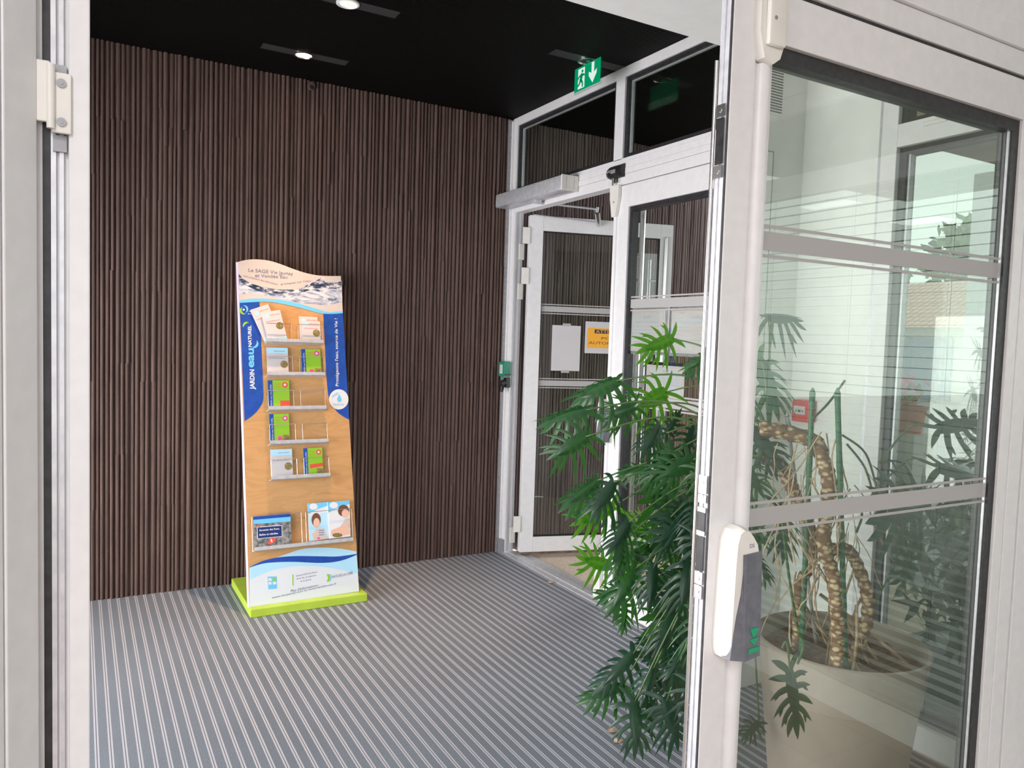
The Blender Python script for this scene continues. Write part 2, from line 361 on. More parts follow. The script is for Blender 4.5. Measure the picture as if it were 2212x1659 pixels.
# hall right wall, glazed
mb = MB().box(XR, XR+.12, -4.3, 1.2, 2.62, ZC).box(XR, XR+.12, -4.3, -3.3, 0, 2.62).box(XR, XR+.12, -3.3, 1.2, 0, .12).box(XR, XR+.12, 1.12, 1.30, .12, 2.62)
struct('wall_hall_right', mb, 'white2', 'white wall of the hall with tall windows')

def frame_mb(x0, x1, y0, y1, z0, z1, w, bot=None, axis='Y'):
    """window frame lying in a plane X=const (axis Y) or Y=const (axis X)"""
    b = w if bot is None else bot; mb = MB()
    if axis == 'Y':
        mb.box(x0, x1, y0, y0+w, z0, z1).box(x0, x1, y1-w, y1, z0, z1).box(x0, x1, y0+w, y1-w, z1-w, z1).box(x0, x1, y0+w, y1-w, z0, z0+b)
    else:
        mb.box(x0, x0+w, y0, y1, z0, z1).box(x1-w, x1, y0, y1, z0, z1).box(x0+w, x1-w, y0, y1, z1-w, z1).box(x0+w, x1-w, y0, y1, z0, z0+b)
    return mb
obj('frame', merge(*[frame_mb(-1.70, -1.65, a, a+1.033, .0, 2.35, .05) for a in (1.4, 2.433, 3.466)]), 'white', wl)
obj('pane', MB().box(-1.68, -1.674, 1.45, 4.45, .05, 2.3), 'glass', wl)
# hall windows with blinds (seen only as reflections)
for k, (a, b) in enumerate(((-3.3, -1.8), (-1.8, -.3), (-.3, 1.12))):
    wn = thing('window_%d' % (3+k), 'tall hall window with pale venetian blind', kind='structure', loc=(XR, a, .12))
    obj('frame', frame_mb(XR+.02, XR+.08, a, b, .12, 2.62, .07), 'white', wn)
    obj('transom_bar', MB().box(XR+.02, XR+.08, a+.07, b-.07, 2.2, 2.27), 'white', wn)
    obj('pane', MB().box(XR+.048, XR+.054, a+.07, b-.07, .19, 2.55), 'glass2', wn)
sl = MB(); z = .16
while z < 2.15:
    sl.box(-.0175, .0175, -.3+.08, 1.12-.08, -.0004, .0004, Matrix.Translation((XR-.035, 0, z)) @ Matrix.Rotation(math.radians(-3), 4, 'Y')); z += .040
bl = thing('venetian_blind', 'pale venetian blind lowered over the hall window nearest the glass door', 'blind', (XR-.035, .4, .14))
obj('slats', sl, 'blind', bl); obj('head_rail', MB().box(XR-.055, XR-.015, -.22, 1.04, 2.155, 2.19), 'white', bl)
obj('cord', merge(*[MB().tube([(XR-.035, y, .15), (XR-.035, y, 2.16)], .0012, 6) for y in (0, .41, .82)]), 'gasket', bl)
# ================================================================== hall fill lamps, added as unseen ceiling panels behind the camera
def panel(x, y, e):
    p = thing('added_panel_light', 'added fill light, square white panel in the unseen hall ceiling', 'ceiling light', (x, y, ZC), group='added hall fill panels')
    obj('frame', frame_mb(x-.3, x+.3, y-.3, y+.3, ZC-.02, ZC, .03) if False else MB().box(x-.32, x+.32, y-.32, y+.32, ZC-.012, ZC-.001), 'white', p)
    l = area('added_fill_lamp', (x, y, ZC-.02), (0, 0, 0), .58, .58, e, (1, .975, .985)); l.parent = p; l.matrix_parent_inverse = Matrix.Identity(4); l.location = (0, 0, -.02)
for x, y in ((-2.6, -.9), (-1.0, -.9), (-2.6, -2.9), (-1.0, -2.9)): panel(x, y, 45)
# ================================================================== NEAR PARTITION (white aluminium)
Y0, Y1 = YP, YP+.062
tr = thing('trim_1', 'white door frame of the inner glass door, post at the left with grooved profile', kind='structure', loc=(-.04, YP, 0))
obj('post', MB().box(-.13, -.042, Y0+.005, Y1+.02, 0, 2.45).box(-.034, -.012, Y0+.012, Y1+.02, 0, 2.25).box(-.012, .013, Y0-.004, Y1+.02, 0, 2.25, bev=.002), 'white', tr)
obj('gasket', MB().box(-.044, -.032, Y0+.008, Y1+.015, 0, 2.25), 'gasket', tr)
obj('groove_strip', MB().box(-.0325, -.0265, Y0+.006, Y0+.014, 0, 2.25).box(-.0225, -.0175, Y0+.006, Y0+.014, 0, 2.25), 'alu', tr)
obj('header', MB().box(-.13, 2.5, Y0-.002, Y1+.02, 2.272, 2.335, bev=.002).box(-.13, 2.5, Y0-.012, Y1+.02, 2.336, 2.40, bev=.002).box(-.13, 2.5, Y0-.004, Y1+.02, 2.402, 2.5), 'white', tr)
obj('gasket', MB().box(1.15, 2.42, Y0+.006, Y0+.03, 2.262, 2.273), 'gasket', tr)
obj('side_post', MB().box(2.405, 2.50, Y0-.004, Y1+.02, 0, 2.27, bev=.002), 'white', tr)
obj('side_panel', MB().box(2.502, XR, Y0+.004, Y1+.01, 0, 2.5), 'white', tr)
struct('wall_overdoor', MB().box(-.13, XR, Y0+.01, Y1+.02, 2.502, ZC), 'white2', 'white panel above the inner door frame')
# hinge on the left post
def butt_hinge(parent, xa, z0, z1):
    h = obj('hinge', MB().box(xa-.012, xa+.010, Y0-.012, Y0-.004, z0+.012, z1+.012, bev=.0015).box(xa+.011, xa+.034, Y0-.010, Y0-.003, z0, z1, bev=.0015).tube([(xa+.0105, Y0-.012, z0+.004), (xa+.0105, Y0-.012, z1+.008)], .005, 12), 'plastic', parent)
    s = MB()
    for zz in (z0+(z1-z0)*.18, z0+(z1-z0)*.82): s.tube([(xa+.0225, Y0-.010, zz), (xa+.0225, Y0-.0125, zz)], .0058, 16).tube([(xa+.0225, Y0-.0126, zz), (xa+.0225, Y0-.0132, zz)], .0025, 8)
    obj('screw', s, 'dull', h)
za = atY(125, 290, Y0).z; zb = atY(125, 160, Y0).z
butt_hinge(tr, -.0425, za, zb)
obj('hinge_clip', MB().box(-.030, -.014, Y0+.002, Y0+.013, za-.022, za-.001).box(-.030, -.014, Y0+.002, Y0+.013, zb+.001, zb+.013), 'dull', tr)
# left leaf folded back into the hall
ang = math.radians(-122)
dl = thing('door_2', 'white framed left leaf of the inner door, swung fully open at the left edge', kind='structure', loc=(-.047, Y0-.012, 0), rz=ang)
obj('stile', MB().box(.0, .062, -.052, 0, .01, 2.26, bev=.002).box(.064, .12, -.050, -.002, .01, 2.26, bev=.002).box(1.0, 1.12, -.052, 0, .01, 2.26, bev=.002), 'white', dl, local=True)
obj('rail', MB().box(.12, 1.0, -.05, -.002, .01, .15, bev=.002).box(.12, 1.0, -.05, -.002, 2.14, 2.26, bev=.002), 'white', dl, local=True)
obj('pane', MB().box(.12, 1.0, -.03, -.022, .15, 2.14), 'glass', dl, local=True)
# right leaf, closed
dr = thing('door_1', 'closed white framed glass leaf of the inner door, in front of the plant', kind='structure', loc=(1.18, Y0, 0))
XA, XB, GL, GR = 1.179, 2.40, 1.303, 2.292
obj('stile', MB().box(XA, GL-.055, Y0, Y0+.036, .01, 2.262, bev=.0025).box(XA+.03, GL-.055, Y0+.036, Y1, .01, 2.262).box(GL-.054, GL, Y0+.004, Y1, .01, 2.262, bev=.0025), 'white', dr)
obj('stile', MB().box(GR, GR+.045, Y0+.003, Y1, .01, 2.262, bev=.002).box(GR+.046, XB, Y0, Y1, .01, 2.262, bev=.002), 'white', dr)
obj('rail', MB().box(GL, GR, Y0, Y1, 2.155, 2.262, bev=.002), 'white', dr)
obj('rail', MB().box(GL, GR, Y0, Y1, .01, .13, bev=.002), 'white', dr)
g = MB().box(GL, GR+.002, Y0+.012, Y1-.008, 2.123, 2.157).box(GR-.032, GR+.002, Y0+.012, Y1-.008, .128, 2.123).box(GL, GR+.002, Y0+.012, Y1-.008, .128, .150)
obj('gasket', g, 'gasket', dr)
obj('spacer', MB().box(GR-.0355, GR-.032, Y0+.018, Y0+.025, .15, 2.123), 'alu', dr)
obj('pane', MB().box(GL+.0005, GR-.02, Y0+.026, Y0+.032, .15, 2.135), 'glass2', dr)
zu, zl = 1.737, 1.112
def bands(y, x0, x1, zc, hw=.021):
    b = MB().box(x0, x1, y-.0008, y, zc-hw, zc+hw)
    for s in (-1, 1):
        b.box(x0, x1, y-.0008, y, zc+s*(hw+.012)-.0035, zc+s*(hw+.012)+.0035)
    return b
obj('glazing_band', bands(Y0+.0255, GL, GR, zu), 'film', dr); obj('glazing_band', bands(Y0+.0255, GL, GR, zl), 'film', dr)
# leading edge: aluminium edge strip, steel lip, lock plates (on the face turned to the opening)
obj('lock_edge', MB().box(XA-.003, XA-.0002, Y0+.006, Y0+.033, .01, 2.262).box(XA-.006, XA-.003, Y0+.018, Y0+.021, .01, 2.262), 'alu', dr)
obj('edge_lip', MB().tube([(XA-.007, Y0+.037, .01), (XA-.007, Y0+.037, 2.10)], .0042, 14), 'steel', dr)
obj('gasket', MB().box(XA-.002, XA-.0001, Y0+.0015, Y0+.0058, .01, 2.26), 'gasket', dr)
def zt(y): return atX(1530, y, XA).z
pl = MB()
for a, b in ((1028, 1068), (1070, 1088), (1098, 1108), (1150, 1160), (1240, 1268), (1270, 1300), (238, 264), (365, 392)): pl.box(XA-.0075, XA-.006, Y0+.007, Y0+.031, zt(b), zt(a))
obj('lock_plate', pl, 'steel', dr)
sl = MB()
for a, b in ((1108, 1150), (1162, 1238), (266, 363)): sl.box(XA-.0072, XA-.006, Y0+.008, Y0+.029, zt(b), zt(a))
obj('lock_slot', sl, 'black', dr)
sc = MB()
for y in (1043, 1073, 1255, 1283, 250, 378): sc.tube([(XA-.0075, Y0+.019, zt(y)), (XA-.009, Y0+.019, zt(y))], .0042, 14)
obj('screw', sc, 'steel', dr)
# rod cover, top cap, exit device
def rodcover(x, yb, z0, z1, parent, r=.017):
    pts = [(x+r*1.15*math.cos(a), yb-r*math.sin(a), z0) for a in [PI*k/10 for k in range(11)]]
    return obj('rod_cover', MB().prism(pts, (0, 0, z1-z0)), 'white', parent, smooth=True)
def exit_device(parent, x, yb, z0, z1, w, dep):
    """moulded escape handle: white shell with grey lever set in its right side, facing -Y"""
    h = z1-z0
    def Q(a, b, d): return Vector((x+(a-.5)*w, yb-d*dep, z1-b*h))
    outl = [(.02, .25), (.06, .10), (.16, .025), (.34, .0), (.58, .015), (.76, .06), (.90, .12), (.97, .19), (1.0, .28), (1.0, .95), (.94, .985), (.70, 1.0), (.22, 1.0), (.04, .97), (-.02, .92), (-.03, .82)]
    mb = MB(); vs = []; n = len(outl)
    for ring, (k, d) in enumerate(((1.0, 0), (1.0, .45), (.93, .80), (.78, 1.0))):
        cx_, cy_ = .50, .5
        for a_, b_ in outl: vs.append(Q(cx_+(a_-cx_)*(k if a_ < .8 else min(1, k+.10)), cy_+(b_-cy_)*(1-(1-k)*.22), d))
    fs = [(r*n+i, r*n+(i+1) % n, (r+1)*n+(i+1) % n, (r+1)*n+i) for r in range(3) for i in range(n)]+[tuple(range(3*n, 4*n)), tuple(range(n-1, -1, -1))]
    body = obj('escape_handle', mb.add(vs, fs), 'plastic', parent, smooth=True)
    lf_ = [(.35, .20), (.37, .34), (.32, .50), (.21, .64), (.12, .80), (.04, .965)]
    side = [Q(a_, b_, 1.03) for a_, b_ in lf_]+[Q(.42, .98, 1.24), Q(.42, .20, 1.08)]
    lev = MB().prism(side, (0, dep*.5, 0))
    lev.add([Q(.42, .20, 1.08), Q(.99, .19, 1.06), Q(1.0, .965, 1.20), Q(.42, .985, 1.24), Q(.42, .20, .5), Q(1.01, .19, .3), Q(1.02, .965, .3), Q(.42, .985, .5)], [(0, 1, 2, 3), (4, 7, 6, 5), (0, 4, 5, 1), (1, 5, 6, 2), (2, 6, 7, 3), (3, 7, 4, 0)])
    lev = obj('lever', lev, 'grey', body)
    def L(a_, b_): return Q(a_, b_, 1.08+.15*(b_-.20)/.78+.03)
    mk = MB().prism([L(.60, .75), L(.90, .745), L(.79, .81), L(.70, .81)], (0, .002, 0)).prism([L(.67, .825), L(.83, .82), L(.91, .825), L(.75, .875), L(.59, .83)], (0, .002, 0)).prism([L(.56, .895), L(.93, .89), L(.93, .925), L(.56, .93)], (0, .002, 0))
    obj('arrow_mark', mk, 'green', lev)
    obj('lettering', text_mb('DS', h*.042, Q(.55, .155, 1.02), (1, 0, 0), (0, 0, 1)), 'ink', body)
    return body
hz0, hz1 = atY(1590, 1412, Y0-.01).z, atY(1590, 1130, Y0-.01).z
rodcover(1.272, Y0+.004, .05, hz0+.02, dr); rodcover(1.272, Y0+.004, hz1-.02, 2.10, dr)
exit_device(dr, 1.246, Y0+.002, hz0, hz1, .084, .050)
cap = [(1.236, Y0-.02, 2.27), (1.236, Y0-.02, 2.16), (1.248, Y0-.024, 2.105), (1.272, Y0-.026, 2.095), (1.294, Y0-.024, 2.11), (1.318, Y0-.02, 2.17), (1.318, Y0-.02, 2.27)]
c_ = obj('rod_cap', MB().prism(cap, (0, .024, 0)).box(1.248, 1.30, Y0-.036, Y0-.02, 2.13, 2.275, bev=.008), 'plastic', dr, smooth=True)
obj('screw', MB().tube([(1.262, Y0-.036, 2.185), (1.262, Y0-.038, 2.185)], .004, 12), 'dull', c_)
# ================================================================== RIGHT WALL of the vestibule with window
mb = MB().box(XR, XR+.12, 1.86+.12, YB, 0, ZC).box(XR, XR+.12, 1.26, 1.98, 2.70, ZC).box(XR, XR+.12, 1.26, 1.30, 0, 2.7)
struct('wall_right', mb, 'white2', 'white wall panel behind the plant on the right')
w2 = thing('window_2', 'white framed window with transom light in the right wall of the vestibule', kind='structure', loc=(XR, 1.6, 0))
obj('frame', MB().box(XR-.012, XR+.08, 1.895, 1.962, .0, 2.70, bev=.002).box(XR-.012, XR+.08, 1.30, 1.895, 2.285, 2.372, bev=.002).box(XR-.012, XR+.08, 1.30, 1.895, 2.60, 2.70).box(XR-.012, XR+.08, 1.30, 1.895, .0, .10).box(XR-.012, XR+.08, 1.27, 1.34, 0, 2.7), 'white', w2)
obj('gasket', merge(frame_mb(XR+.01, XR+.07, 1.335, 1.897, .098, 2.287, .03), frame_mb(XR+.01, XR+.07, 1.335, 1.897, 2.370, 2.602, .022)), 'gasket', w2)
obj('spacer', MB().box(XR+.02, XR+.05, 1.855, 1.863, .12, 2.26), 'alu', w2)
obj('pane', MB().box(XR+.04, XR+.046, 1.36, 1.88, .12, 2.26), 'glass3', w2)
obj('pane', MB().box(XR+.04, XR+.046, 1.36, 1.88, 2.38, 2.59), 'glass', w2)
obj('joint_strip', MB().box(XR-.004, XR+.002, 1.965, 1.978, 0, 2.70), 'alu', w2)
obj('vent_latch', MB().box(XR-.022, XR-.010, 1.70, 1.79, 2.340, 2.356, bev=.004), 'plastic', w2)
# grille and access panel on the return wall
a = atY(1663, 140, YB-.003); b = atY(1687, 252, YB-.003)
vg = thing('ventilation_grille', 'white slotted ventilation grille high on the return wall', 'vent', (a.x, YB, b.z))
obj('frame', MB().box(a.x-.10, b.x, YB-.008, YB-.0005, b.z, a.z), 'white2', vg)
s = MB(); z = b.z+.01
while z < a.z-.008: s.box(a.x-.095, b.x-.003, YB-.0092, YB-.0075, z, z+.005); z += .0115
obj('slot', tag(s, None) if False else s, 'black', vg)['kind'] = 'stuff'
a = atY(1668, 322, YB-.003)
ap = thing('access_panel', 'tall flush white access panel on the return wall', 'panel', (a.x, YB, .2))
obj('door_panel', MB().box(a.x-.3, a.x+.012, YB-.006, YB-.0005, .2, a.z), 'white2', ap)
obj('edge_line', MB().box(a.x+.004, a.x+.008, YB-.0075, YB-.006, .2, a.z-.01).box(a.x-.3, a.x+.008, YB-.0075, YB-.006, a.z-.014, a.z-.010), 'dull', ap)
# fire alarm call point
a = atX(1711, 862, XR-.04); b = atX(1750, 915, XR-.04)
cp = thing('fire_alarm_call_point', 'red fire alarm call point on the white wall behind the plant', 'fire alarm', (XR, (a.y+b.y)/2, (a.z+b.z)/2))
yc, zc_ = (a.y+b.y)/2, (a.z+b.z)/2
obj('body', MB().box(XR-.045, XR-.001, yc-.047, yc+.047, zc_-.047, zc_+.047, bev=.006), 'red', cp)
fa = obj('front_plate', MB().box(XR-.0475, XR-.044, yc-.026, yc+.034, zc_-.014, zc_+.022), 'paper', cp)
q = MB().box(XR-.049, XR-.0475, yc-.004, yc+.010, zc_-.004, zc_+.006)
for sg in (-1, 1): q.prism([(XR-.049, yc+.003+sg*.020, zc_+.006), (XR-.049, yc+.003+sg*.010, zc_+.001), (XR-.049, yc+.003+sg*.020, zc_-.004)], (.0015, 0, 0))
obj('press_mark', q, 'blackp', fa)
YF = YB+.122
# ================================================================== FACADE
fc = thing('window_1', 'white aluminium front of the vestibule with two dark transom lights', kind='structure', loc=(XF, 3.5, 0))
FX0, FX1 = XF, XF+.07
obj('frame', MB().box(FX0, FX1, 4.60, YW-.03, 0, ZC-.001, bev=.003).box(FX0, FX1, YF, 4.60, 2.945, ZC-.001, bev=.002).box(FX0, FX1, 3.425, 3.505, 2.5, 2.945, bev=.002), 'white', fc)
obj('frame_return', MB().box(FX0-.012, FX0+.02, YW-.05, YW-.022, 0, ZC-.02), 'white', fc)
hd = MB().box(FX0-.004, FX1, YF, 4.60, 2.36, 2.415, bev=.002).box(FX0-.006, FX1, YF, 4.60, 2.416, 2.448, bev=.001).box(FX0-.004, FX1, YF, 4.60, 2.449, 2.485, bev=.001).box(FX0, FX1, YF, 4.60, 2.486, 2.505)
obj('header', hd, 'white', fc)
obj('gasket', merge(frame_mb(FX0+.012, FX1-.01, 3.503, 4.602, 2.503, 2.947, .025), frame_mb(FX0+.012, FX1-.01, YF, 3.427, 2.503, 2.947, .025)), 'gasket', fc)
obj('spacer', merge(frame_mb(FX0+.03, FX1-.02, 3.525, 4.58, 2.525, 2.925, .005), frame_mb(FX0+.03, FX1-.02, YF, 3.405, 2.525, 2.925, .005)), 'alu', fc)
obj('pane', MB().box(FX0+.033, FX0+.039, 3.51, 4.59, 2.51, 2.94), 'glass2', fc)
obj('pane', MB().box(FX0+.033, FX0+.039, YF, 3.42, 2.51, 2.94), 'glass2', fc)
obj('threshold', MB().box(FX0-.012, FX0+.03, YF, 4.62, -.02, .008).box(FX0+.03, FX0+.075, YF, 4.62, -.02, .014).box(FX0+.075, FX0+.15, YF, 4.62, -.07, .004), 'alu', fc)
struct('trim_2', MB().box(FX0-.03, FX1, YW-.03, YW-.001, 0, ZC-.01), 'dull', 'grey closing strip where the glazed front meets the slatted wall')
struct('baseboard_corner', MB().box(FX0-.02, FX0-.001, 4.60, YW-.035, .0, .10), 'dull', 'short grey skirting piece at the foot of the corner post')
# fixed / closed exterior leaf
d3 = thing('door_3', 'closed white glazed leaf of the entrance, hung with notices and a steel pull bar', kind='structure', loc=(XF, 3.4, 0))
DY = 3.475  # leading edge of the closed leaf
gy = 3.345
obj('stile', MB().box(FX0-.004, FX1-.01, gy, DY, .02, 2.355, bev=.002), 'white', d3)
obj('stile', MB().box(FX0-.004, FX1-.01, YF, YF+.075, .02, 2.355, bev=.002), 'white', d3)
obj('rail', MB().box(FX0-.004, FX1-.01, YF+.075, gy, 2.235, 2.355, bev=.002), 'white', d3)
obj('rail', MB().box(FX0-.004, FX1-.01, YF+.075, gy, .02, .155, bev=.002), 'white', d3)
obj('gasket', frame_mb(FX0+.008, FX1-.02, YF+.073, gy+.002, .153, 2.237, .026), 'gasket', d3)
obj('pane', MB().box(FX0+.020, FX0+.026, YF+.085, gy-.01, .16, 2.22), 'glass', d3)
def ybands(x, y0, y1, zc, hw=.024):
    b = MB().box(x-.0008, x, y0, y1, zc-hw, zc+hw)
    for s in (-1, 1): b.box(x-.0008, x, y0, y1, zc+s*(hw+.012)-.004, zc+s*(hw+.012)+.004)
    return b
obj('glazing_band', ybands(FX0+.0195, YF+.085, gy, 1.712), 'film', d3)
obj('glazing_band', ybands(FX0+.0195, YF+.085, gy, 1.20), 'film', d3)
# exit device on the closed leaf (turned to face -X)
def exit_device_x(parent, x, yc, z0, z1, w, dep):
    # same moulded handle as on the inner door, facing -X
    before = set(bpy.data.objects)
    tmp = thing('tmp'); exit_device(tmp, 0, 0, z0, z1, w, dep)
    new = [o for o in bpy.data.objects if o not in before and o is not tmp]
    R = Matrix.Translation((x, yc, 0)) @ Matrix.Rotation(-R90, 4, 'Z')
    inv = wm(parent).inverted()
    for o in new:
        o.data.transform(inv @ R)
        if o.parent is tmp: o.parent = parent
    bpy.data.objects.remove(tmp)
ez0, ez1 = atX(1308, 957, XF-.02).z, atX(1308, 862, XF-.02).z
exit_device_x(d3, FX0-.004, 3.455, ez0, ez1, .085, .05)
def rodx(y, z0, z1, parent):
    r = .014; pts = [(FX0-.004-r*math.sin(a), y+r*math.cos(a), z0) for a in [PI*k/8 for k in range(9)]]
    obj('rod_cover', MB().prism(pts, (0, 0, z1-z0)), 'white', parent, smooth=True)
rodx(3.452, .30, ez0+.01, d3); rodx(3.452, ez1-.01, 2.22, d3)
cap = [(FX0-.006, 3.49, 2.36), (FX0-.006, 3.487, 2.29), (FX0-.006, 3.468, 2.19), (FX0-.006, 3.436, 2.19), (FX0-.006, 3.412, 2.29), (FX0-.006, 3.412, 2.36)]
cc = obj('rod_cap', MB().prism(cap, (-.02, 0, 0)), 'plastic', d3)
obj('screw', MB().tube([(FX0-.026, 3.45, 2.27), (FX0-.028, 3.45, 2.27)], .005, 10), 'dull', cc)
obj('bolt_keeper', MB().box(FX0-.02, FX0-.004, 3.425, 3.475, 2.375, 2.415).tube([(FX0-.03, 3.46, 2.36), (FX0-.03, 3.46, 2.40)], .006, 8), 'steel', d3)
obj('rod_foot', MB().prism([(FX0-.006, 3.432, .05), (FX0-.006, 3.497, .05), (FX0-.006, 3.485, .28), (FX0-.006, 3.45, .30)], (-.024, 0, 0)), 'plastic', d3)
# outer steel pull bar
xb = FX1+.06
pb = atX(1388, 500, xb)
obj('pull_bar', MB().tube([(xb, pb.y, .55), (xb, pb.y, atX(1388, 442, xb).z)], .0155, 20).tube([(FX1-.015, pb.y+.09, 1.98), (xb, pb.y+.01, 1.98)], .010, 12).tube([(FX1-.015, pb.y+.09, .72), (xb, pb.y+.01, .72)], .010, 12), 'steel', d3, smooth=True)
# notices on the closed leaf
XN = FX0+.030
def notice(name, label, x0, y0, x1, y1, back, head, headoff, frame=None):
    A = atX(x0, y0, XN); B = atX(x1, y1, XN)
    ya_, yb_, z1_, z0_ = A.y, B.y, A.z, B.z
    o = thing(name, label, 'notice', (XN, (ya_+yb_)/2, z0_))
    obj('backing', MB().box(XN+.0022, XN+.005, yb_-.012, ya_+.012, z0_-.016, z1_+.016), back, o)
    obj('sheet', MB().box(XN, XN+.0018, yb_, ya_, z0_, z1_), 'paper', o)
    h = z1_-z0_; w = ya_-yb_; x = XN-.0006
    # faint mirrored print : ex points towards +Y (text seen from behind)
    lets((text_mb(head, h*.11, (x, yb_+w*headoff, z0_+h*.80), (0, 1, 0), (0, 0, 1)), text_mb('accueille pour la Roche', h*.055, (x, yb_+w*.15, z0_+h*.70), (0, 1, 0), (0, 0, 1), width=w*.6)), 'inkg', o)
    r = MB()
    for zf in (.60, .52, .44, .30, .22): r.box(x, x+.0004, yb_+w*.12, yb_+w*.88, z0_+h*zf, z0_+h*(zf+.008))
    obj('printed_line', r, 'inkg', o)
    obj('printed_border', frame_mb(x, x+.0004, yb_+w*.05, ya_-w*.05, z0_+h*.04, z0_+h*.95, .0025), 'inko', o)
    return o
notice('notice_sheet', 'white notice in grey holder taped left on the closed leaf, mirrored heading Mairie', 1352, 671, 1434, 761, 'dull', 'Mairie', .35)
notice('notice_sheet', 'white notice in grey holder beside the first, mirrored heading La Poste', 1452, 671, 1534, 766, 'dull', 'La Poste', .22)
notice('notice_sheet', 'white notice in a black frame hanging below the other two notices', 1397, 787, 1476, 868, 'black', 'Mairie', .4)
# open exterior leaf
HG = Vector((2.645, 4.555, 0)); oa = math.atan2(-.27, .963)
d4 = thing('door_4', 'white framed glass entrance leaf standing open outward by the slatted wall', kind='structure', loc=HG, rz=oa)
nrm = Vector((math.sin(oa), -math.cos(oa), 0)).normalized()
def onleaf(x, y):
    p = hit(x, y, HG+nrm*.055, nrm); q_ = Matrix.Rotation(-oa, 4, 'Z') @ (p-HG); return q_
p0 = onleaf(1143, 460); p1 = onleaf(1447, 487); p2 = onleaf(1187, 486); p3 = onleaf(1120, 1187); p4 = onleaf(1160, 1157)
LW = 1.05; LX0 = .02; LX1 = LX0+LW; LZ1 = 2.34
obj('stile', MB().box(LX0, LX0+.095, -.055, 0, .03, LZ1, bev=.003), 'white', d4, local=True)
obj('stile', MB().box(LX1-.095, LX1, -.055, 0, .03, LZ1, bev=.003), 'white', d4, local=True)
obj('rail', MB().box(LX0+.095, LX1-.095, -.054, -.001, LZ1-.10, LZ1, bev=.002), 'white', d4, local=True)
obj('rail', MB().box(LX0+.095, LX1-.095, -.054, -.001, .03, .135, bev=.002), 'white', d4, local=True)
obj('bottom_seal', MB().box(LX0, LX1, -.035, -.015, .008, .03), 'bark', d4, local=True)
obj('gasket', frame_mb(LX0+.093, LX1-.093, -.046, -.012, .133, LZ1-.098, .007, axis='X'), 'gasket', d4, local=True)
obj('pane', MB().box(LX0+.095, LX1-.095, -.034, -.028, .135, LZ1-.10), 'glass', d4, local=True)
for zc in (1.715, 1.205): obj('glazing_band', bands(-.0345, LX0+.097, LX1-.097, zc, .019), 'film', d4, local=True)
obj('pull_bar', MB().tube([(LX1-.13, .05, .55), (LX1-.13, .05, 2.1)], .0145, 16).tube([(LX1-.05, 0, 1.95), (LX1-.13, .05, 1.95)], .009, 10), 'steel', d4, local=True, smooth=True)
obj('rod_cover', MB().box(LX1-.075, LX1-.05, -.075, -.055, .1, 2.25, bev=.004), 'steel', d4, local=True)
hm = MB(); 
for z in (2.20, 1.93, .23): hm.box(-.03, .02, -.066, -.056, z-.055, z+.055, bev=.002)
obj('hinge', hm, 'plastic', d4, local=True)
hm = MB()
for z in (2.10, 1.83, .13): hm.box(FX0+.035, FX0+.075, 4.585, 4.597, z-.055, z+.055, bev=.002)
obj('hinge', hm, 'plastic', fc)
jm = MB().box(FX0+.012, FX0+.022, 4.592, 4.598, .02, 2.36).box(FX0+.048, FX0+.054, 4.592, 4.598, .02, 2.36)
obj('profile_line', jm, 'groove', fc)
# papers taped to the open leaf
def leafbox(x0, y0, x1, y1, yy):
    A = onleaf(x0, y0); B = onleaf(x1, y1); return A.x, B.x, B.z, A.z
def lm(mb, name, m, parent):
    R = wm(d4); mb.v = [R @ v for v in mb.v]; return obj(name, mb, m, parent)
a, b, z0, z1 = leafbox(1195, 702, 1253, 802, 0)
o = thing('blank_sheet', 'blank white sheet taped to the glass of the open leaf', 'paper', wm(d4) @ Vector(((a+b)/2, -.036, z0)))
lm(MB().box(a, b, -.0365, -.0355, z0, z1), 'sheet', 'paper', o)
for zt_ in (z1-.004, z0-.014): lm(MB().box((a+b)/2-.03, (a+b)/2+.03, -.037, -.0365, zt_, zt_+.018), 'tape', 'film', o)
a, b, z0, z1 = leafbox(1267, 694, 1375, 766, 0); b = a+.40
o = thing('warning_sign', 'white sheet with orange panel reading ATTENTION PORTE AUTOMATIQUE on the open leaf', 'sign', wm(d4) @ Vector(((a+b)/2, -.036, z0)))
lm(MB().box(a, b, -.0365, -.0355, z0, z1), 'sheet', 'paper', o)
h = z1-z0; w = b-a
lm(MB().box(a+w*.045, b-w*.045, -.0372, -.0365, z0+h*.17, z1-h*.20), 'orange_panel', 'orange', o)
lm(MB().box(a+w*.17, b-w*.17, -.0378, -.0372, z1-h*.37, z1-h*.245), 'black_strip', 'blackp', o)
cx = (a+b)/2
lm(text_mb('ATTENTION', h*.14, (cx, -.0382, z1-h*.355), (1, 0, 0), (0, 0, 1), 'CENTER', 0, width=w*.6), 'lettering', 'orange', o)
for q_ in (text_mb('PORTE', h*.12, (cx, -.0376, z1-h*.56), (1, 0, 0), (0, 0, 1), 'CENTER', 0, width=w*.40), text_mb('AUTOMATIQUE', h*.12, (cx, -.0376, z1-h*.71), (1, 0, 0), (0, 0, 1), 'CENTER', 0, width=w*.86)): lm(q_, 'lettering', 'blackp', o)
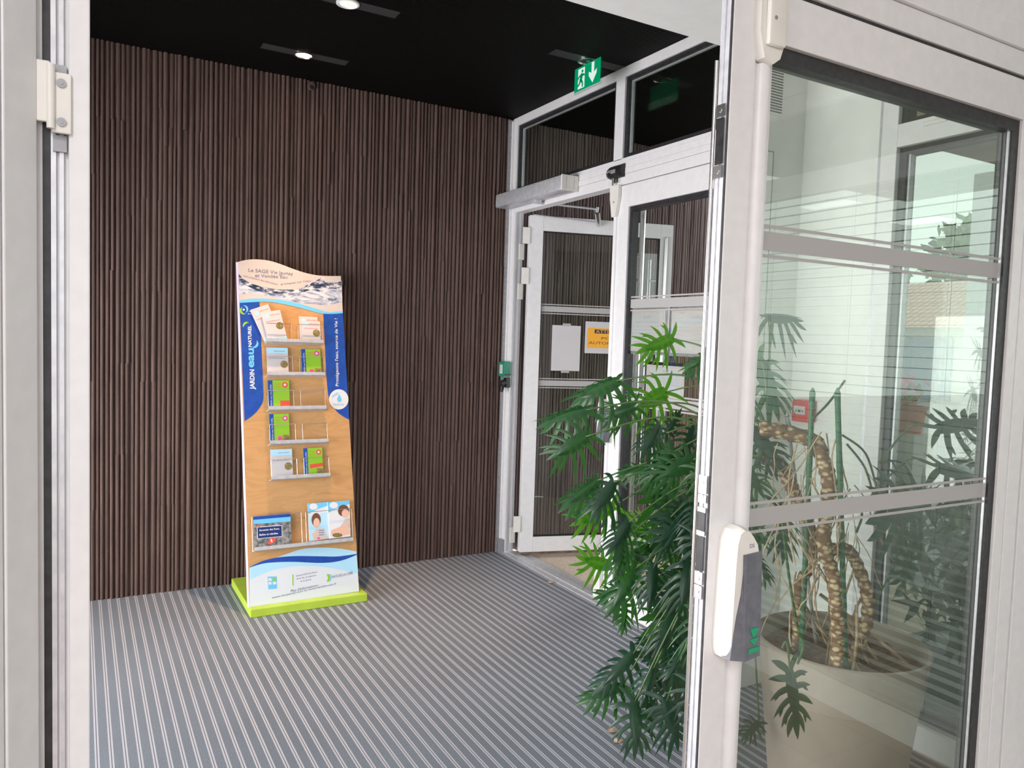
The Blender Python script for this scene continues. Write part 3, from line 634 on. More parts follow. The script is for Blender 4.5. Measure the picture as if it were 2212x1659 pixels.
# ================================================================== door operator, sensor, push button
ob = thing('door_operator', 'silver grey automatic door operator box on the header above the open leaf', 'door opener', (XF-.06, 4.2, 2.4))
x0, x1 = XF-.125, XF-.007
y0 = atX(1212, 400, x0).y; y1 = min(atX(1067, 440, x0).y, YW-.03)
zz1 = 2.475; zz0 = 2.385
obj('housing', MB().box(x0, x1, y0, y1, zz0, zz1, bev=.012), 'alu', ob, smooth=True)
obj('end_cap', MB().box(x0-.001, x1, y0-.008, y0+.003, zz0-.001, zz1+.001, bev=.003), 'plastic', ob)
for dx in (.03, .085): obj('cap_line', MB().box(x0+dx, x0+dx+.0015, y0-.0086, y0-.008, zz0+.01, zz1-.01), 'dull', ob)
piv = Vector((XF-.055, 4.22, 2.375)); el = atX(1290, 452, 2.80); sh = wm(d4) @ Vector((.55, -.075, 2.30))
el = Vector((2.78, 3.93, 2.372))
elb = hit(1290, 452, (0, 0, 2.372), (0, 0, 1))
elb = Vector((elb.x, elb.y, 2.372)); foot = hit(1293, 485, wm(d4) @ Vector((0, -.075, 0)), nrm)
obj('arm', MB().box(piv.x-.02, piv.x+.02, piv.y-.02, piv.y+.02, 2.365, 2.386).tube([piv+Vector((0, 0, -.005)), elb], .007, 8), 'alu', ob)
ft = obj('arm_shoe', MB().tube([elb+Vector((0, 0, .012)), elb+Vector((0, 0, -.02))], .010, 12).tube([elb+Vector((0, 0, -.015)), foot], .019, 14), 'steel', ob, smooth=True)
obj('arm', MB().tube([wm(d4) @ Vector((.03, -.10, 2.335)), foot+Vector((0, -.01, .012))], .004, 8), 'alu', ob)
ms = thing('motion_sensor', 'small black motion sensor on the white header', 'sensor', (XF-.04, 3.5, 2.45))
A = atX(1305, 382, XF-.03); B = atX(1343, 360, XF-.03)
y0, y1, zc = B.y, A.y, (A.z+B.z)/2+.0
prof = []
vs = []; rows = 10; seg = 12
pts = []
mb = MB()
for i in range(rows+1):
    t = i/rows; y = y1+(y0-y1)*t; k = min(1, math.sqrt(max(0, 1-(1-min(t*2.6, 1))**2))+.05)
    for j in range(seg): mb.v.append(Vector((XF-.008-.030*k*max(0, math.sin(2*PI*j/seg))-.0, y, zc+.036*k*math.cos(2*PI*j/seg))))
mb.f = [(i*seg+j, i*seg+(j+1) % seg, (i+1)*seg+(j+1) % seg, (i+1)*seg+j) for i in range(rows) for j in range(seg)]+[tuple(range(seg)), tuple(rows*seg+j for j in range(seg))]
obj('housing', mb, 'black', ms, smooth=True)
obj('lens', MB().box(XF-.041, XF-.037, y0+.045, y0+.085, zc-.012, zc+.008), 'dull', ms)
obj('lettering', text_mb('eHC', .018, (XF-.0395, y1-.035, zc-.003), (0, -1, 0), (0, 0, 1)), 'whitep', ms)
# green emergency door release and black key block below it
A = atX(1070, 782, XF-.05); 
gb = thing('emergency_release_box', 'green emergency door release box on the corner post', 'call point', (XF-.03, 4.66, 1.3))
z1g = atX(1085, 781, XF-.04).z; z0g = atX(1085, 813, XF-.04).z
obj('body', MB().box(XF-.055, XF-.002, 4.585, 4.665, z0g, z1g, bev=.005), 'greenp', gb)
obj('front_plate', MB().box(XF-.0565, XF-.055, 4.605, 4.645, z0g+.02, z1g-.02), 'paperb', gb)
obj('hinge_pin', MB().box(XF-.05, XF-.006, 4.578, 4.585, z0g+.01, z0g+.02), 'black', gb)
kb = thing('key_switch', 'black key switch with bunch of keys just below the green release box', 'switch', (XF-.03, 4.62, z0g-.05))
obj('body', MB().box(XF-.035, XF-.003, 4.585, 4.625, z0g-.075, z0g-.006, bev=.004), 'black', kb)
obj('key_bow', MB().tube([(XF-.035, 4.605, z0g-.04), (XF-.075, 4.60, z0g-.05)], .022, 14).tube([(XF-.055, 4.60, z0g-.05), (XF-.06, 4.60, z0g-.105)], [.02, .01], 10), 'black', kb, smooth=True)
# ================================================================== EXIT SIGN AND DOWNLIGHTS
def downlight(x, y, face, label, ring='steel', strip=True, on=False):
    d = thing('recessed_downlight', label, 'ceiling light', (x, y, ZC))
    obj('trim_ring', MB().lathe([(.052, -.001), (.052, -.008), (.044, -.010), (.040, -.002)], (x, y, ZC), 40), ring, d, smooth=True)
    obj('lamp_face', MB().lathe([(.041, -.004), (.02, -.006), (.001, -.0065)], (x, y, ZC), 32), face, d, smooth=True)
    if strip: obj('mounting_strip', MB().box(x-.22, x+.24, y-.04, y+.04, ZC-.0015, ZC+.001), 'dull' if not on else 'dull', d)
    return d
M['strip'] = mat('dark grey strip', (.03, .03, .032), .5)
dd = downlight(1.058, 4.265, 'lampon', 'lit round ceiling spotlight above the display stand', on=True)
dd2 = downlight(1.063, 3.50, 'lampoff', 'unlit white round downlight at the top edge of the picture', ring='white')
dd3 = downlight(2.363, 3.471, 'black', 'small ring downlight beside the hanging exit sign')
for d in (dd, dd2, dd3):
    for c in d.children:
        if c.name.startswith('mounting_strip'): c.data.materials[0] = M['strip']
sp = bpy.data.lights.new('spot_lamp', 'SPOT'); sp.energy = 200; sp.color = (1, .62, .36); sp.spot_size = math.radians(64); sp.spot_blend = 1.0; sp.shadow_soft_size = .03
so = bpy.data.objects.new('spot_lamp', sp); COL.objects.link(so); so.parent = dd; so.location = (0, 0, -.02); so.rotation_euler = (math.radians(-6), 0, 0)
XS = 2.363
A = atX(1244, 148, XS); B = atX(1300, 125, XS); Cc = atX(1300, 178, XS)
es = thing('exit_sign', 'green glass exit sign with running figure and down arrow hanging from the ceiling', 'sign', (XS, (A.y+B.y)/2, ZC))
y1, y0, z1, z0 = A.y, B.y, 2.978, 2.852
obj('acrylic_plate', MB().box(XS-.004, XS+.004, y0-.006, y1+.006, z0-.008, z1+.012), 'clear', es)
face = obj('green_face', MB().box(XS-.0052, XS-.0042, y0, y1, z0, z1), 'exitglass', es)
w = y1-y0; h = z1-z0; xx = XS-.0058
def E(u, v): return (xx, y1-w*u, z0+h*v)
obj('arrow_symbol', MB().prism([E(.66, .95), E(.76, .95), E(.76, .52), E(.86, .62), E(.86, .45), E(.71, .10), E(.56, .45), E(.56, .62), E(.66, .52)], (.0004, 0, 0)), 'exitwhite', face)
obj('door_symbol', MB().prism([E(.14, .08), E(.14, .92), E(.40, .92), E(.40, .08)], (.0004, 0, 0)), 'exitwhite', face)
xx -= .0006
def limb(a, b, r):
    a, b = Vector(E(*a)), Vector(E(*b)); d_ = (b-a).normalized(); n_ = Vector((0, -d_.z, d_.y))*r; return MB().prism([a+n_, b+n_, b-n_, a-n_], (.0003, 0, 0))
mb = merge(limb((.30, .68), (.25, .42), .012), limb((.30, .66), (.40, .58), .005), (limb((.28, .64), (.17, .58), .005)), limb((.17, .58), (.13, .48), .005), limb((.25, .44), (.33, .28), .007), limb((.33, .28), (.32, .12), .006), limb((.25, .44), (.19, .25), .007), limb((.19, .25), (.08, .20), .006))
mb.prism([Vector(E(.31, .78))+Vector((0, .009*math.cos(a), .009*math.sin(a))) for a in [2*PI*k/12 for k in range(12)]], (.0003, 0, 0))
obj('running_figure', mb, 'exitglass', face)
obj('hanger', MB().tube([(XS, (y0+y1)/2, z1+.01), (XS, (y0+y1)/2, ZC-.008)], .012, 12), 'greenp', es)
a, b = atY(672, 186, YW-.028), atY(690, 200, YW-.028)
o = thing('cable_outlet', 'small dark round outlet high on the slatted wall under the spotlight', 'outlet', (a.x, YW-.02, a.z))
obj('cover', MB().tube([(a.x, YW-.018, a.z), (a.x, YW-.034, a.z)], .022, 20), 'slat', o); obj('hole', MB().tube([(a.x+.004, YW-.034, a.z-.006), (a.x+.004, YW-.0352, a.z-.006)], .013, 16), 'black', o)
# ================================================================== DISPLAY STAND
O = Vector((.786, 4.115, .045)); BU = Vector((1, 0, 0)); lean = math.atan2(.46, 1.825)
BV = Vector((0, math.sin(lean), math.cos(lean))); BN = Vector((0, -math.cos(lean), math.sin(lean)))
def uv(x, y, off=0.):
    p = hit(x, y, O+BN*off, BN)-O; return p.dot(BU), p.dot(BV)
def bp(u, v, off=0.): return O+BU*u+BV*v+BN*off
def P(x, y, off=0.): u, v = uv(x, y); return bp(u, v, off)
def C1(x, y): return (480+x/3.95, 540+y/3.95)        # first enlarged crop
def C2(x, y): return (480+x/3.7704, 920+y/3.7704)     # second enlarged crop
ds = thing('display_stand', 'tall wooden leaflet display stand with wavy header and lime green base', 'display stand', (1.08, 4.3, 0))
obj('base', MB().box(.778, 1.412, 4.065, 4.64, .0, .045, bev=.004), 'lime', ds)
def poly(name, pts, m, off, parent, th=.0006, smooth=True):
    q_ = [P(x, y) for x, y in pts]; return obj(name, MB().prism([p+BN*off for p in q_], -BN*th), m, parent)
def dens(pts, n=6):      # smooth curve through pixel points
    r = smooth_path([(x, y, 0) for x, y in pts], n); return [(p.x, p.y) for p in r]
top = dens([C1(133, 103), C1(200, 86), C1(290, 80), C1(400, 92), C1(500, 122), C1(600, 160), C1(700, 193), C1(800, 215), C1(900, 222), C1(1012, 222)])
BL, BR = C2(222, 1480), C2(1116, 1348)
outl = [P(*BL)]+[P(x, y) for x, y in top]+[P(*BR)]
board = obj('board', MB().prism(outl, -BN*.018), 'wood', ds)
obj('board_edge', MB().tube([P(*BL)-BN*.009, P(*top[0])-BN*.009], .0092, 8), 'edge', ds)
low = dens([C1(148, 440), C1(230, 425), C1(320, 421), C1(430, 425), C1(530, 440), C1(640, 463), C1(740, 492), C1(830, 522), C1(900, 540), C1(1028, 532)])
hdr = obj('header_panel', MB().prism([P(x, y)+BN*.001 for x, y in top]+[P(x, y)+BN*.001 for x, y in reversed(low)], -BN*.0008), 'paperb', ds)
low2 = dens([C1(148, 452), C1(320, 443), C1(430, 446), C1(530, 464), C1(640, 488), C1(740, 515), C1(850, 542), C1(940, 546), C1(1029, 540)])
obj('blue_wave', MB().prism([P(x, y)+BN*.0017 for x, y in dens([C1(148, 432), C1(230, 417), C1(320, 415), C1(430, 419), C1(530, 431), C1(640, 455), C1(740, 482), C1(830, 510), C1(900, 530), C1(1028, 524)])]+[P(x, y)+BN*.0017 for x, y in reversed(low2)], -BN*.0006), 'sky', hdr)
obj('water_photograph', MB().prism([P(x, y)+BN*.0014 for x, y in dens([C1(139, 212), C1(200, 262), C1(270, 300), C1(350, 330), C1(450, 345), C1(560, 342), C1(660, 330), C1(720, 300), C1(780, 262), C1(850, 262), C1(900, 275), C1(1020, 262)])]+[P(x, y)+BN*.0014 for x, y in reversed(dens([C1(146, 380), C1(260, 372), C1(400, 395), C1(520, 420), C1(640, 448), C1(780, 462), C1(900, 470), C1(1024, 440)]))], -BN*.0003), 'water', hdr)
obj('splash_line', MB().prism([P(x, y)+BN*.0018 for x, y in dens([C1(139, 205), C1(190, 255), C1(260, 290), C1(350, 315), C1(460, 335), C1(600, 338), C1(700, 325), C1(760, 285), C1(860, 235), C1(880, 270), C1(960, 280), C1(1018, 262)])]+[P(x, y)+BN*.0018 for x, y in reversed(dens([C1(142, 262), C1(200, 300), C1(300, 345), C1(420, 368), C1(540, 372), C1(680, 362), C1(800, 330), C1(920, 330), C1(1020, 340)]))], -BN*.0003), 'splash', hdr)
def btext(s, x, y, hpx, wpx, m, parent, ang=0, align='LEFT', bold=0, off=.0022, shear=0, rot90=False):
    o_ = P(x, y)+BN*off; sc = (P(x+10, y)-P(x, y)).length/10
    ca, sa = math.cos(ang), math.sin(ang)
    ex = BU*ca+BV*sa; ey = -BU*sa+BV*ca
    return text_mb(s, hpx*sc*1.35, o_, ex, ey, align, bold, width=wpx*sc, shear=shear)
def tpx(x, y, k=1): return (480+x/3.95, 540+y/3.95) if k == 1 else (480+x/3.7704, 920+y/3.7704)
def T(s, x, y, hh, ww, k=1, **kw):      # text start, cap height and width in crop pixels
    f_ = 3.95 if k == 1 else 3.7704; X_, Y_ = tpx(x, y, k); return btext(s, X_, Y_, hh/f_, ww/f_, None, None, **kw)
lets((T('Le SAGE Vie Jaunay', 220, 185, 34, 388, ang=math.radians(-1)), T('et Vendée Eau', 278, 232, 34, 280, ang=math.radians(1)), T('vous proposent des informations', 178, 225, 17, 300, ang=math.radians(-12)), T('pratiques sur l\'eau...', 500, 300, 17, 280, ang=math.radians(11))), 'ink', hdr)
# blue side bands
lb = [C1(148, 447), C1(318, 443), C1(352, 1230), C1(345, 1300), C1(300, 1370), C1(250, 1420), C1(190, 1460)]
bandL = poly('blue_side_band', [lb[0], lb[1]]+dens(lb[2:]), 'blue', .001, ds)
rb = [C1(862, 545), C1(1030, 535), C1(1083, 1447), C1(1040, 1425), C1(980, 1380), C1(935, 1310), C1(905, 1240), C1(890, 1100)]
bandR = poly('blue_side_band', [rb[0], rb[1]]+dens(rb[2:]), 'blue', .001, ds)
V = math.radians(90)
def VT(s, x, y, size, length, bold=0): 
    f_ = 3.95; X_, Y_ = tpx(x, y); o_ = P(X_, Y_)+BN*.0016; sc = (P(X_, Y_-10)-P(X_, Y_)).length/10
    u2, v2 = uv(*tpx(x-14*(length/800), y-length)); u1, v1 = uv(X_, Y_)
    d_ = (BU*(u2-u1)+BV*(v2-v1)).normalized()
    return text_mb(s, size/f_*sc*1.35, o_, d_, BN.cross(d_), 'LEFT', bold, width=length/f_*sc)
lets((VT('JARDIN', 275, 1185, 38, 170, .03), VT('NATUREL', 250, 830, 28, 185, .03)), 'whitep', bandL)
obj('lettering', VT('eau', 270, 1005, 62, 165, .03), 'sky', bandL)
def arcb(cx, cy, r, a0, a1, w0, w1, n=14):
    o_, i_ = [], []
    for k in range(n+1):
        t = k/n; a = math.radians(a0+(a1-a0)*t); w_ = (w0+(w1-w0)*t)*math.sin(PI*min(max(t, .03), .97))
        o_.append(C1(cx+(r+w_)*math.cos(a), cy-(r+w_)*math.sin(a))); i_.append(C1(cx+(r-w_)*math.cos(a), cy-(r-w_)*math.sin(a)))
    return o_+i_[::-1]
poly('leaf_swirl', arcb(215, 655, 36, 70, 190, 9, 9), 'leafgreen', .0017, bandL); poly('blue_swirl', arcb(265, 795, 36, -110, 40, 10, 10), 'sky', .0017, bandL)
poly('green_swirl', arcb(190, 515, 32, 120, 290, 9, 9), 'leafgreen', .0017, bandL); poly('blue_swirl', arcb(180, 508, 34, -60, 90, 8, 8), 'sky', .0017, bandL); poly('white_eye', [C1(183+9*math.cos(a), 510+9*math.sin(a)) for a in [k*PI/6 for k in range(12)]], 'whitep', .0017, bandL)
lets((T('vendée', 225, 530, 14, 85), T('eau', 215, 549, 14, 50)), 'whitep', bandL)
obj('lettering', VT("Protégeons l'eau, source de Vie !", 992, 1165, 27, 585, .01), 'whitep', bandR)
disc = poly('white_disc', [C1(994+82*math.cos(a), 1275+86*math.sin(a)) for a in [k*PI/20 for k in range(40)]], 'whitep', .0018, bandR)
poly('drop_mark', [C1(998, 1230), C1(1018, 1270), C1(1012, 1295), C1(985, 1295), C1(978, 1270)], 'sky', .0023, bandR); poly('drop_swirl', arcb(994, 1275, 58, 60, 200, 4, 4), 'pale', .0023, bandR)
lets((T('SAGE', 940, 1260, 20, 60, off=.0026, ang=.5), T('Vie Jaunay', 945, 1325, 16, 95, off=.0026)), 'sky', bandR)
# lower panel with waves
w1 = dens([C2(222, 1150), C2(330, 1105), C2(420, 1080), C2(520, 1045), C2(640, 1005), C2(760, 992), C2(860, 992), C2(960, 1000), C2(1092, 1022)])
foot_ = obj('foot_panel', MB().prism([P(x, y)+BN*.001 for x, y in [C2(224, 1478)]+w1+[C2(1114, 1347)]], -BN*.0008), 'whitep', ds)
wlow = dens([C2(222, 1255), C2(330, 1205), C2(450, 1165), C2(600, 1142), C2(760, 1143), C2(900, 1160), C2(1000, 1180), C2(1106, 1205)])
obj('pale_wave', MB().prism([P(x, y)+BN*.0013 for x, y in w1]+[P(x, y)+BN*.0013 for x, y in reversed(wlow)], -BN*.0003), 'pale', foot_)
d1 = dens([C2(222, 1150), C2(330, 1100), C2(450, 1072), C2(600, 1060), C2(780, 1062), C2(920, 1064), C2(1010, 1055), C2(1098, 1042)]); d2 = dens([C2(222, 1154), C2(330, 1122), C2(450, 1110), C2(600, 1108), C2(780, 1116), C2(900, 1110), C2(1000, 1088), C2(1098, 1048)])
obj('dark_wave', MB().prism([P(x, y)+BN*.0017 for x, y in d1]+[P(x, y)+BN*.0017 for x, y in reversed(d2)], -BN*.0003), 'blue', foot_)
lg = poly('square_logo', [C2(368, 1228), C2(444, 1225), C2(446, 1325), C2(375, 1332)], 'sky', .0014, foot_)
poly('logo_shape', [C2(375, 1240), C2(400, 1240), C2(405, 1262), C2(375, 1262)], 'whitep', .0018, foot_); poly('logo_shape', [C2(412, 1240), C2(440, 1238), C2(440, 1262), C2(410, 1262)], 'leafgreen', .0018, foot_)
poly('logo_shape', [C2(376, 1272), C2(400, 1270), C2(402, 1292), C2(376, 1294)], 'whitep', .0018, foot_); poly('logo_shape', [C2(412, 1270), C2(440, 1268), C2(440, 1290), C2(412, 1292)], 'whitep', .0018, foot_)
poly('region_stripe', [C2(850, 1206), C2(868, 1208), C2(880, 1235), C2(868, 1268), C2(850, 1270), C2(862, 1238)], 'leafgreen', .0018, foot_); poly('region_stripe', [C2(870, 1206), C2(882, 1208), C2(890, 1235), C2(882, 1266), C2(872, 1268), C2(884, 1236)], 'sky', .0018, foot_)
poly('reed_mark', [C2(570, 1210), C2(578, 1210), C2(580, 1300), C2(572, 1300)], 'leafgreen', .0018, foot_)
A6 = math.radians(5)
lets((T('PAYS DE LA LOIRE', 896, 1242, 22, 170, 2, ang=A6), T('Schéma SAGE des Marais', 600, 1228, 13, 175, 2, ang=A6*.8), T('de la Vie, du Ligneron', 605, 1252, 13, 160, 2, ang=A6*.8), T('et du Jaunay', 635, 1272, 13, 90, 2, ang=A6*.8),
    T("Plus d'informations :", 555, 1356, 22, 240, 2, ang=A6, shear=.2), T('www.vie-jaunay.com et www.vendee-eau.fr', 402, 1408, 18, 550, 2, ang=A6, shear=.2)), 'ink', foot_)
# shelves : (left x, left y, right x, right y) of the front top edge, in photo pixels
shelves = [(576.2, 732, 699, 732.6), (577.5, 803.5, 702.8, 803), (580, 877, 705.3, 875.8), (583.3, 951.3, 710, 947.5), (586, 1027.5, 714, 1021.8), (549.5, 1182.5, 763, 1160.5)]
SD = .062
shelf_uv = []
for k, (xa, ya_, xb_, yb2) in enumerate(shelves):
    u0, v0 = uv(xa, ya_, SD); u1, v1 = uv(xb_, yb2, SD); v = (v0+v1)/2; shelf_uv.append((u0, u1, v))
    th = .022
    # tray: level floor and front lip
    mb = MB()
    def bx(u0_, u1_, v0_, v1_, n0, n1):
        pts = [bp(u0_, v0_, n0), bp(u1_, v0_, n0), bp(u1_, v1_, n0), bp(u0_, v1_, n0)]; mb.prism(pts, BN*(n1-n0))
    bx(u0, u1, v-th, v-th+.004, .0, SD); bx(u0, u1, v-th, v, SD-.003, SD)
    obj('shelf', mb, 'alu', ds)
    # wire guards
    gaps = [(u0+.003, u0+(u1-u0)*.44), (u0+(u1-u0)*.56, u1-.003)] if k < 5 else [(u0-.006, u0+(u1-u0)*.475), (u0+(u1-u0)*.52, u1+.002)]
    hgt = .090 if k < 5 else .26*.62
    for g0, g1 in gaps:
        pre = [] if (k == 0 and g0 < u0+.01) else [bp(g0, v+hgt*.8, .002)]
        obj('wire_guard', MB().tube(pre+[bp(g0, v+hgt, SD-.012), bp(g1, v+hgt, SD-.012), bp(g1, v+hgt*.8, .002)], .0017, 8).tube([bp(g0, v-th, SD-.012), bp(g0, v+hgt, SD-.012)], .0008, 6).tube([bp(g1, v-th, SD-.012), bp(g1, v+hgt, SD-.012)], .0008, 6), 'steel', ds)
# leaflets
def leaflet(label, shelf, ul, w, h, style, rot=0, n0=.010, tilt=.0, cat='leaflet', group=None, lift=0):
    u0, u1, v = shelf_uv[shelf]; vb = v-.017+lift
    th = .004
    base = bp(u0+ul, vb, n0)
    o = thing('leaflet', label, cat, base, group=group or 'leaflets in the pockets of the display stand')
    cr, sr = math.cos(rot), math.sin(rot); eu = BU*cr+BV*sr; ev = (-BU*sr+BV*cr); ev = (ev+BN*tilt).normalized(); en = eu.cross(ev).normalized()
    if en.dot(BN) < 0: en = -en
    def q(a, b, n=0.): return base+eu*(a*w)+ev*(b*h)+en*n
    def pg(name, pts, m, n, parent, t_=.0003): return obj(name, MB().prism([q(a, b, n) for a, b in pts], en*t_), m, parent)
    def disc_(a, b, r): return [(a+r*math.cos(k*PI/8), b+r*w/h*math.sin(k*PI/8)) for k in range(16)]
    if style == 'white':
        c = pg('cover', [(0, 0), (1, 0), (1, 1), (0, 1)], 'paper', 0, o, th)
        pg('picture', disc_(.78, .48, .20), 'brownp', th, c); pg('wave', [(0, .03), (1, .03), (1, .14), (.6, .10), (.3, .16), (0, .08)], 'pale', th, c)
        pg('heading_mark', disc_(.25, .85, .12), 'pale', th, c)
        lets((text_mb('Jardin au naturel', .01, q(.42, .86, th+.0004), eu, ev, width=w*.5), text_mb('Les bonnes pratiques au jardin', .01, q(.1, .66, th+.0004), eu, ev, width=w*.75)), 'redp', c)
    elif style == 'white2':
        c = pg('cover', [(0, 0), (1, 0), (1, 1), (0, 1)], 'paper', 0, o, th)
        pg('picture', disc_(.80, .42, .18), 'brownp', th, c); pg('top_band', [(0, .80), (1, .80), (1, 1), (0, 1)], 'pale', th, c); pg('wave', [(0, .0), (1, .0), (1, .06), (.6, .04), (.3, .08), (0, .04)], 'leafgreen', th, c)
        lets((text_mb('Jardin au naturel', .01, q(.35, .86, th+.0008), eu, ev, width=w*.5), text_mb('Les bonnes pratiques', .01, q(.1, .62, th+.0004), eu, ev, width=w*.75)), 'ink', c)
    elif style.startswith('green'):
        c = pg('cover', [(0, 0), (1, 0), (1, 1), (0, 1)], 'leafgreen', 0, o, th)
        sb_ = pg('side_band', [(0, 0), (.22, 0), (.22, 1), (0, 1)], 'blue', th, c)
        pg('flower', disc_(.80, .85, .14), 'redp' if style != 'green_pink' else 'pinkp', th, c); pg('flower_centre', disc_(.80, .85, .06), 'whitep', th+.0004, c)
        if style == 'green_red': pg('red_block', [(.55, .06), (1, .06), (1, .32), (.55, .32)], 'redp', th, c)
        if style == 'green_strip': pg('red_strip', [(.3, .30), (1, .36), (1, .48), (.32, .44)], 'redp', th, c)
        if style == 'green_pink': pg('pink_block', [(.40, .12), (.62, .12), (.62, .26), (.40, .26)], 'pinkp', th, c)
        if style != 'green_red': pg('picture', [(.66, .08), (.98, .08), (.98, .30), (.66, .30)], 'brownp', th, c)
        obj('lettering', text_mb('JARDIN eau NATUREL', .012, q(.17, .08, th+.0004), ev, -eu, width=h*.8), 'whitep', sb_)
        lets((text_mb('Les bonnes', .009, q(.3, .86, th+.0004), eu, ev, width=w*.3), text_mb('plantes', .009, q(.3, .78, th+.0004), eu, ev, width=w*.25)), 'redp', c)
    return o
lf = 'leaflet'
leaflet('white leaflet leaning left behind its twin in the top left pocket', 0, .000, .107, .20, 'white', rot=.38, n0=.008, lift=.004)
leaflet('white leaflet with olive round picture fanned out in front in the top left pocket', 0, .018, .107, .175, 'white', rot=.20, n0=.022, lift=.002)
leaflet('white leaflet standing taller at the back of the top right pocket', 0, .198, .107, .165, 'white', n0=.008)
leaflet('white leaflet standing lower at the front of the top right pocket', 0, .208, .107, .135, 'white', n0=.022)
leaflet('white leaflet with pale blue top in the second shelf left pocket', 1, .010, .118, .165, 'white2', n0=.012)
leaflet('green leaflet with blue side band in the second shelf right pocket', 1, .203, .112, .160, 'green_pink', n0=.012)
leaflet('green leaflet with red block in the third shelf left pocket', 2, .010, .118, .170, 'green_red', n0=.012)
leaflet('green leaflet with small pink block in the fourth shelf left pocket', 3, .010, .108, .170, 'green_pink', n0=.012)
leaflet('white leaflet with small round picture in the fifth shelf left pocket', 4, .010, .118, .165, 'white2', n0=.012)
leaflet('green leaflet with red strip in the fifth shelf right pocket', 4, .190, .108, .165, 'green_strip', n0=.012)
# magazines on the bottom shelf
def quadpanel(o, name, pts, m, off, t_=.0004): return obj(name, MB().prism([P2(x, y, off) for x, y in pts], BN*t_), m, o)
MO = .030
def P2(x, y, off=0.): u, v = uv(x, y, MO); return bp(u, v, MO+off)
uvs = shelf_uv[5]
o = thing('brochure', 'landscape brochure with dark street picture and blue title box on the bottom shelf', 'brochure', P2(*C2(410, 985)), group='brochures on the bottom shelf')
c = obj('cover', MB().prism([P2(*C2(253, 735)), P2(*C2(555, 708)), P2(*C2(566, 965)), P2(*C2(262, 1000))], -BN*.006), 'brownp', o); c.data.materials[0] = noisy('grey street photo print', (.07, .08, .09), (.34, .33, .32), 60, .4)
quadpanel(c, 'blue_top', [C2(253, 735), C2(555, 708), C2(556, 740), C2(254, 765)], 'blue', .0002); quadpanel(c, 'sky_picture', [C2(254, 765), C2(556, 740), C2(557, 778), C2(256, 800)], 'sky', .0002)
quadpanel(c, 'title_box', [C2(282, 822), C2(488, 808), C2(490, 902), C2(286, 922)], 'whitep', .0004); quadpanel(c, 'title_box_fill', [C2(287, 827), C2(483, 813), C2(485, 898), C2(291, 917)], 'navy', .0009)
quadpanel(c, 'red_spot', [C2(283, 808), C2(306, 806), C2(308, 822), C2(285, 824)], 'redp', .0006); quadpanel(c, 'clownfish', [C2(370, 960), C2(395, 915), C2(440, 912), C2(425, 945), C2(385, 970)], 'redp', .0006)
quadpanel(c, 'clownfish_stripe', [C2(392, 925), C2(400, 918), C2(410, 945), C2(402, 950)], 'whitep', .0009)
s_ = (P2(490, 1150)-P2(480, 1150)).length/10
lets((text_mb('Sauvages des Rues,', 12/2.0*s_, P2(*C2(302, 858), .0014), BU, BV, width=46*s_, bold=.02), text_mb('Belles et rebelles', 12/2.0*s_, P2(*C2(302, 895), .0014), BU, BV, width=42*s_, bold=.02)), 'whitep', c)
def magazine(label, x0, x1, yt0, yt1, yb0, yb1, off, person):
    o = thing('magazine', label, 'magazine', P2(*C2((x0+x1)/2, yb0), off), group='brochures on the bottom shelf')
    def PP(x, y, d=0.): return P2(*C2(x, y), off+d)
    c = obj('cover', MB().prism([PP(x0, yt0), PP(x1, yt1), PP(x1+8, yb1), PP(x0+14, yb0)], -BN*.005), 'whitep', o)
    def qq(name, pts, m, d=.0002): return obj(name, MB().prism([PP(x, y, d) for x, y in pts], BN*.0003), m, c)
    w = x1-x0
    def el(cx_, cy_, rx, ry, n=16): return [(cx_+rx*math.cos(k*2*PI/n), cy_+ry*math.sin(k*2*PI/n)) for k in range(n)]
    qq('blue_sweep', [(x0, yt0), (x1, yt1), (x1, yt1+30), (x0+w*.45, yt0+48), (x0+4, yt0+85)], 'sky'); qq('logo_disc', el(x0+w*.28, yt0+25, 34, 26), 'whitep', .0006)
    if person == 'girl':
        qq('sky_picture', [(x0+8, yt0+110), (x1-2, yt1+80), (x1+6, yb1-10), (x0+14, yb0-6)], 'pale', .0004)
        qq('hair', el(765, 765, 38, 56), 'hair', .0008); qq('face', el(768, 790, 26, 40), 'skin', .0012); qq('striped_top', [(760, 838), (830, 832), (850, 885), (862, 918), (745, 925)], 'paperb', .0008)
        qq('arm', [(730, 880), (770, 850), (780, 870), (745, 915)], 'skin', .0012); qq('red_flower', el(785, 915, 12, 9), 'pinkp', .0014)
        for k in range(3): qq('stripe', [(785, 850+k*18), (828, 846+k*18), (830, 852+k*18), (787, 856+k*18)], 'ink', .0012)
    else:
        qq('hair', el(985, 690, 46, 48), 'hair', .0006); qq('face', el(1000, 715, 30, 36), 'skin', .0010); qq('arm', [(885, 850), (960, 820), (1030, 835), (1035, 880), (950, 900), (880, 885)], 'skin', .0008)
        qq('seedlings', el(935, 890, 40, 18), 'brownp', .0012); qq('hand', el(1000, 810, 26, 20), 'skin', .0012); qq('shirt', [(1000, 760), (1035, 750), (1040, 830), (960, 820)], 'paperb', .0006)
    return o
magazine('magazine cover with a girl in striped top, left of the pair on the bottom shelf', 697, 860, 632, 620, 940, 918, 0, 'girl')
magazine('magazine cover with a dark haired person gardening, right of the pair on the bottom shelf', 856, 1034, 622, 606, 920, 900, .006, 'garden')
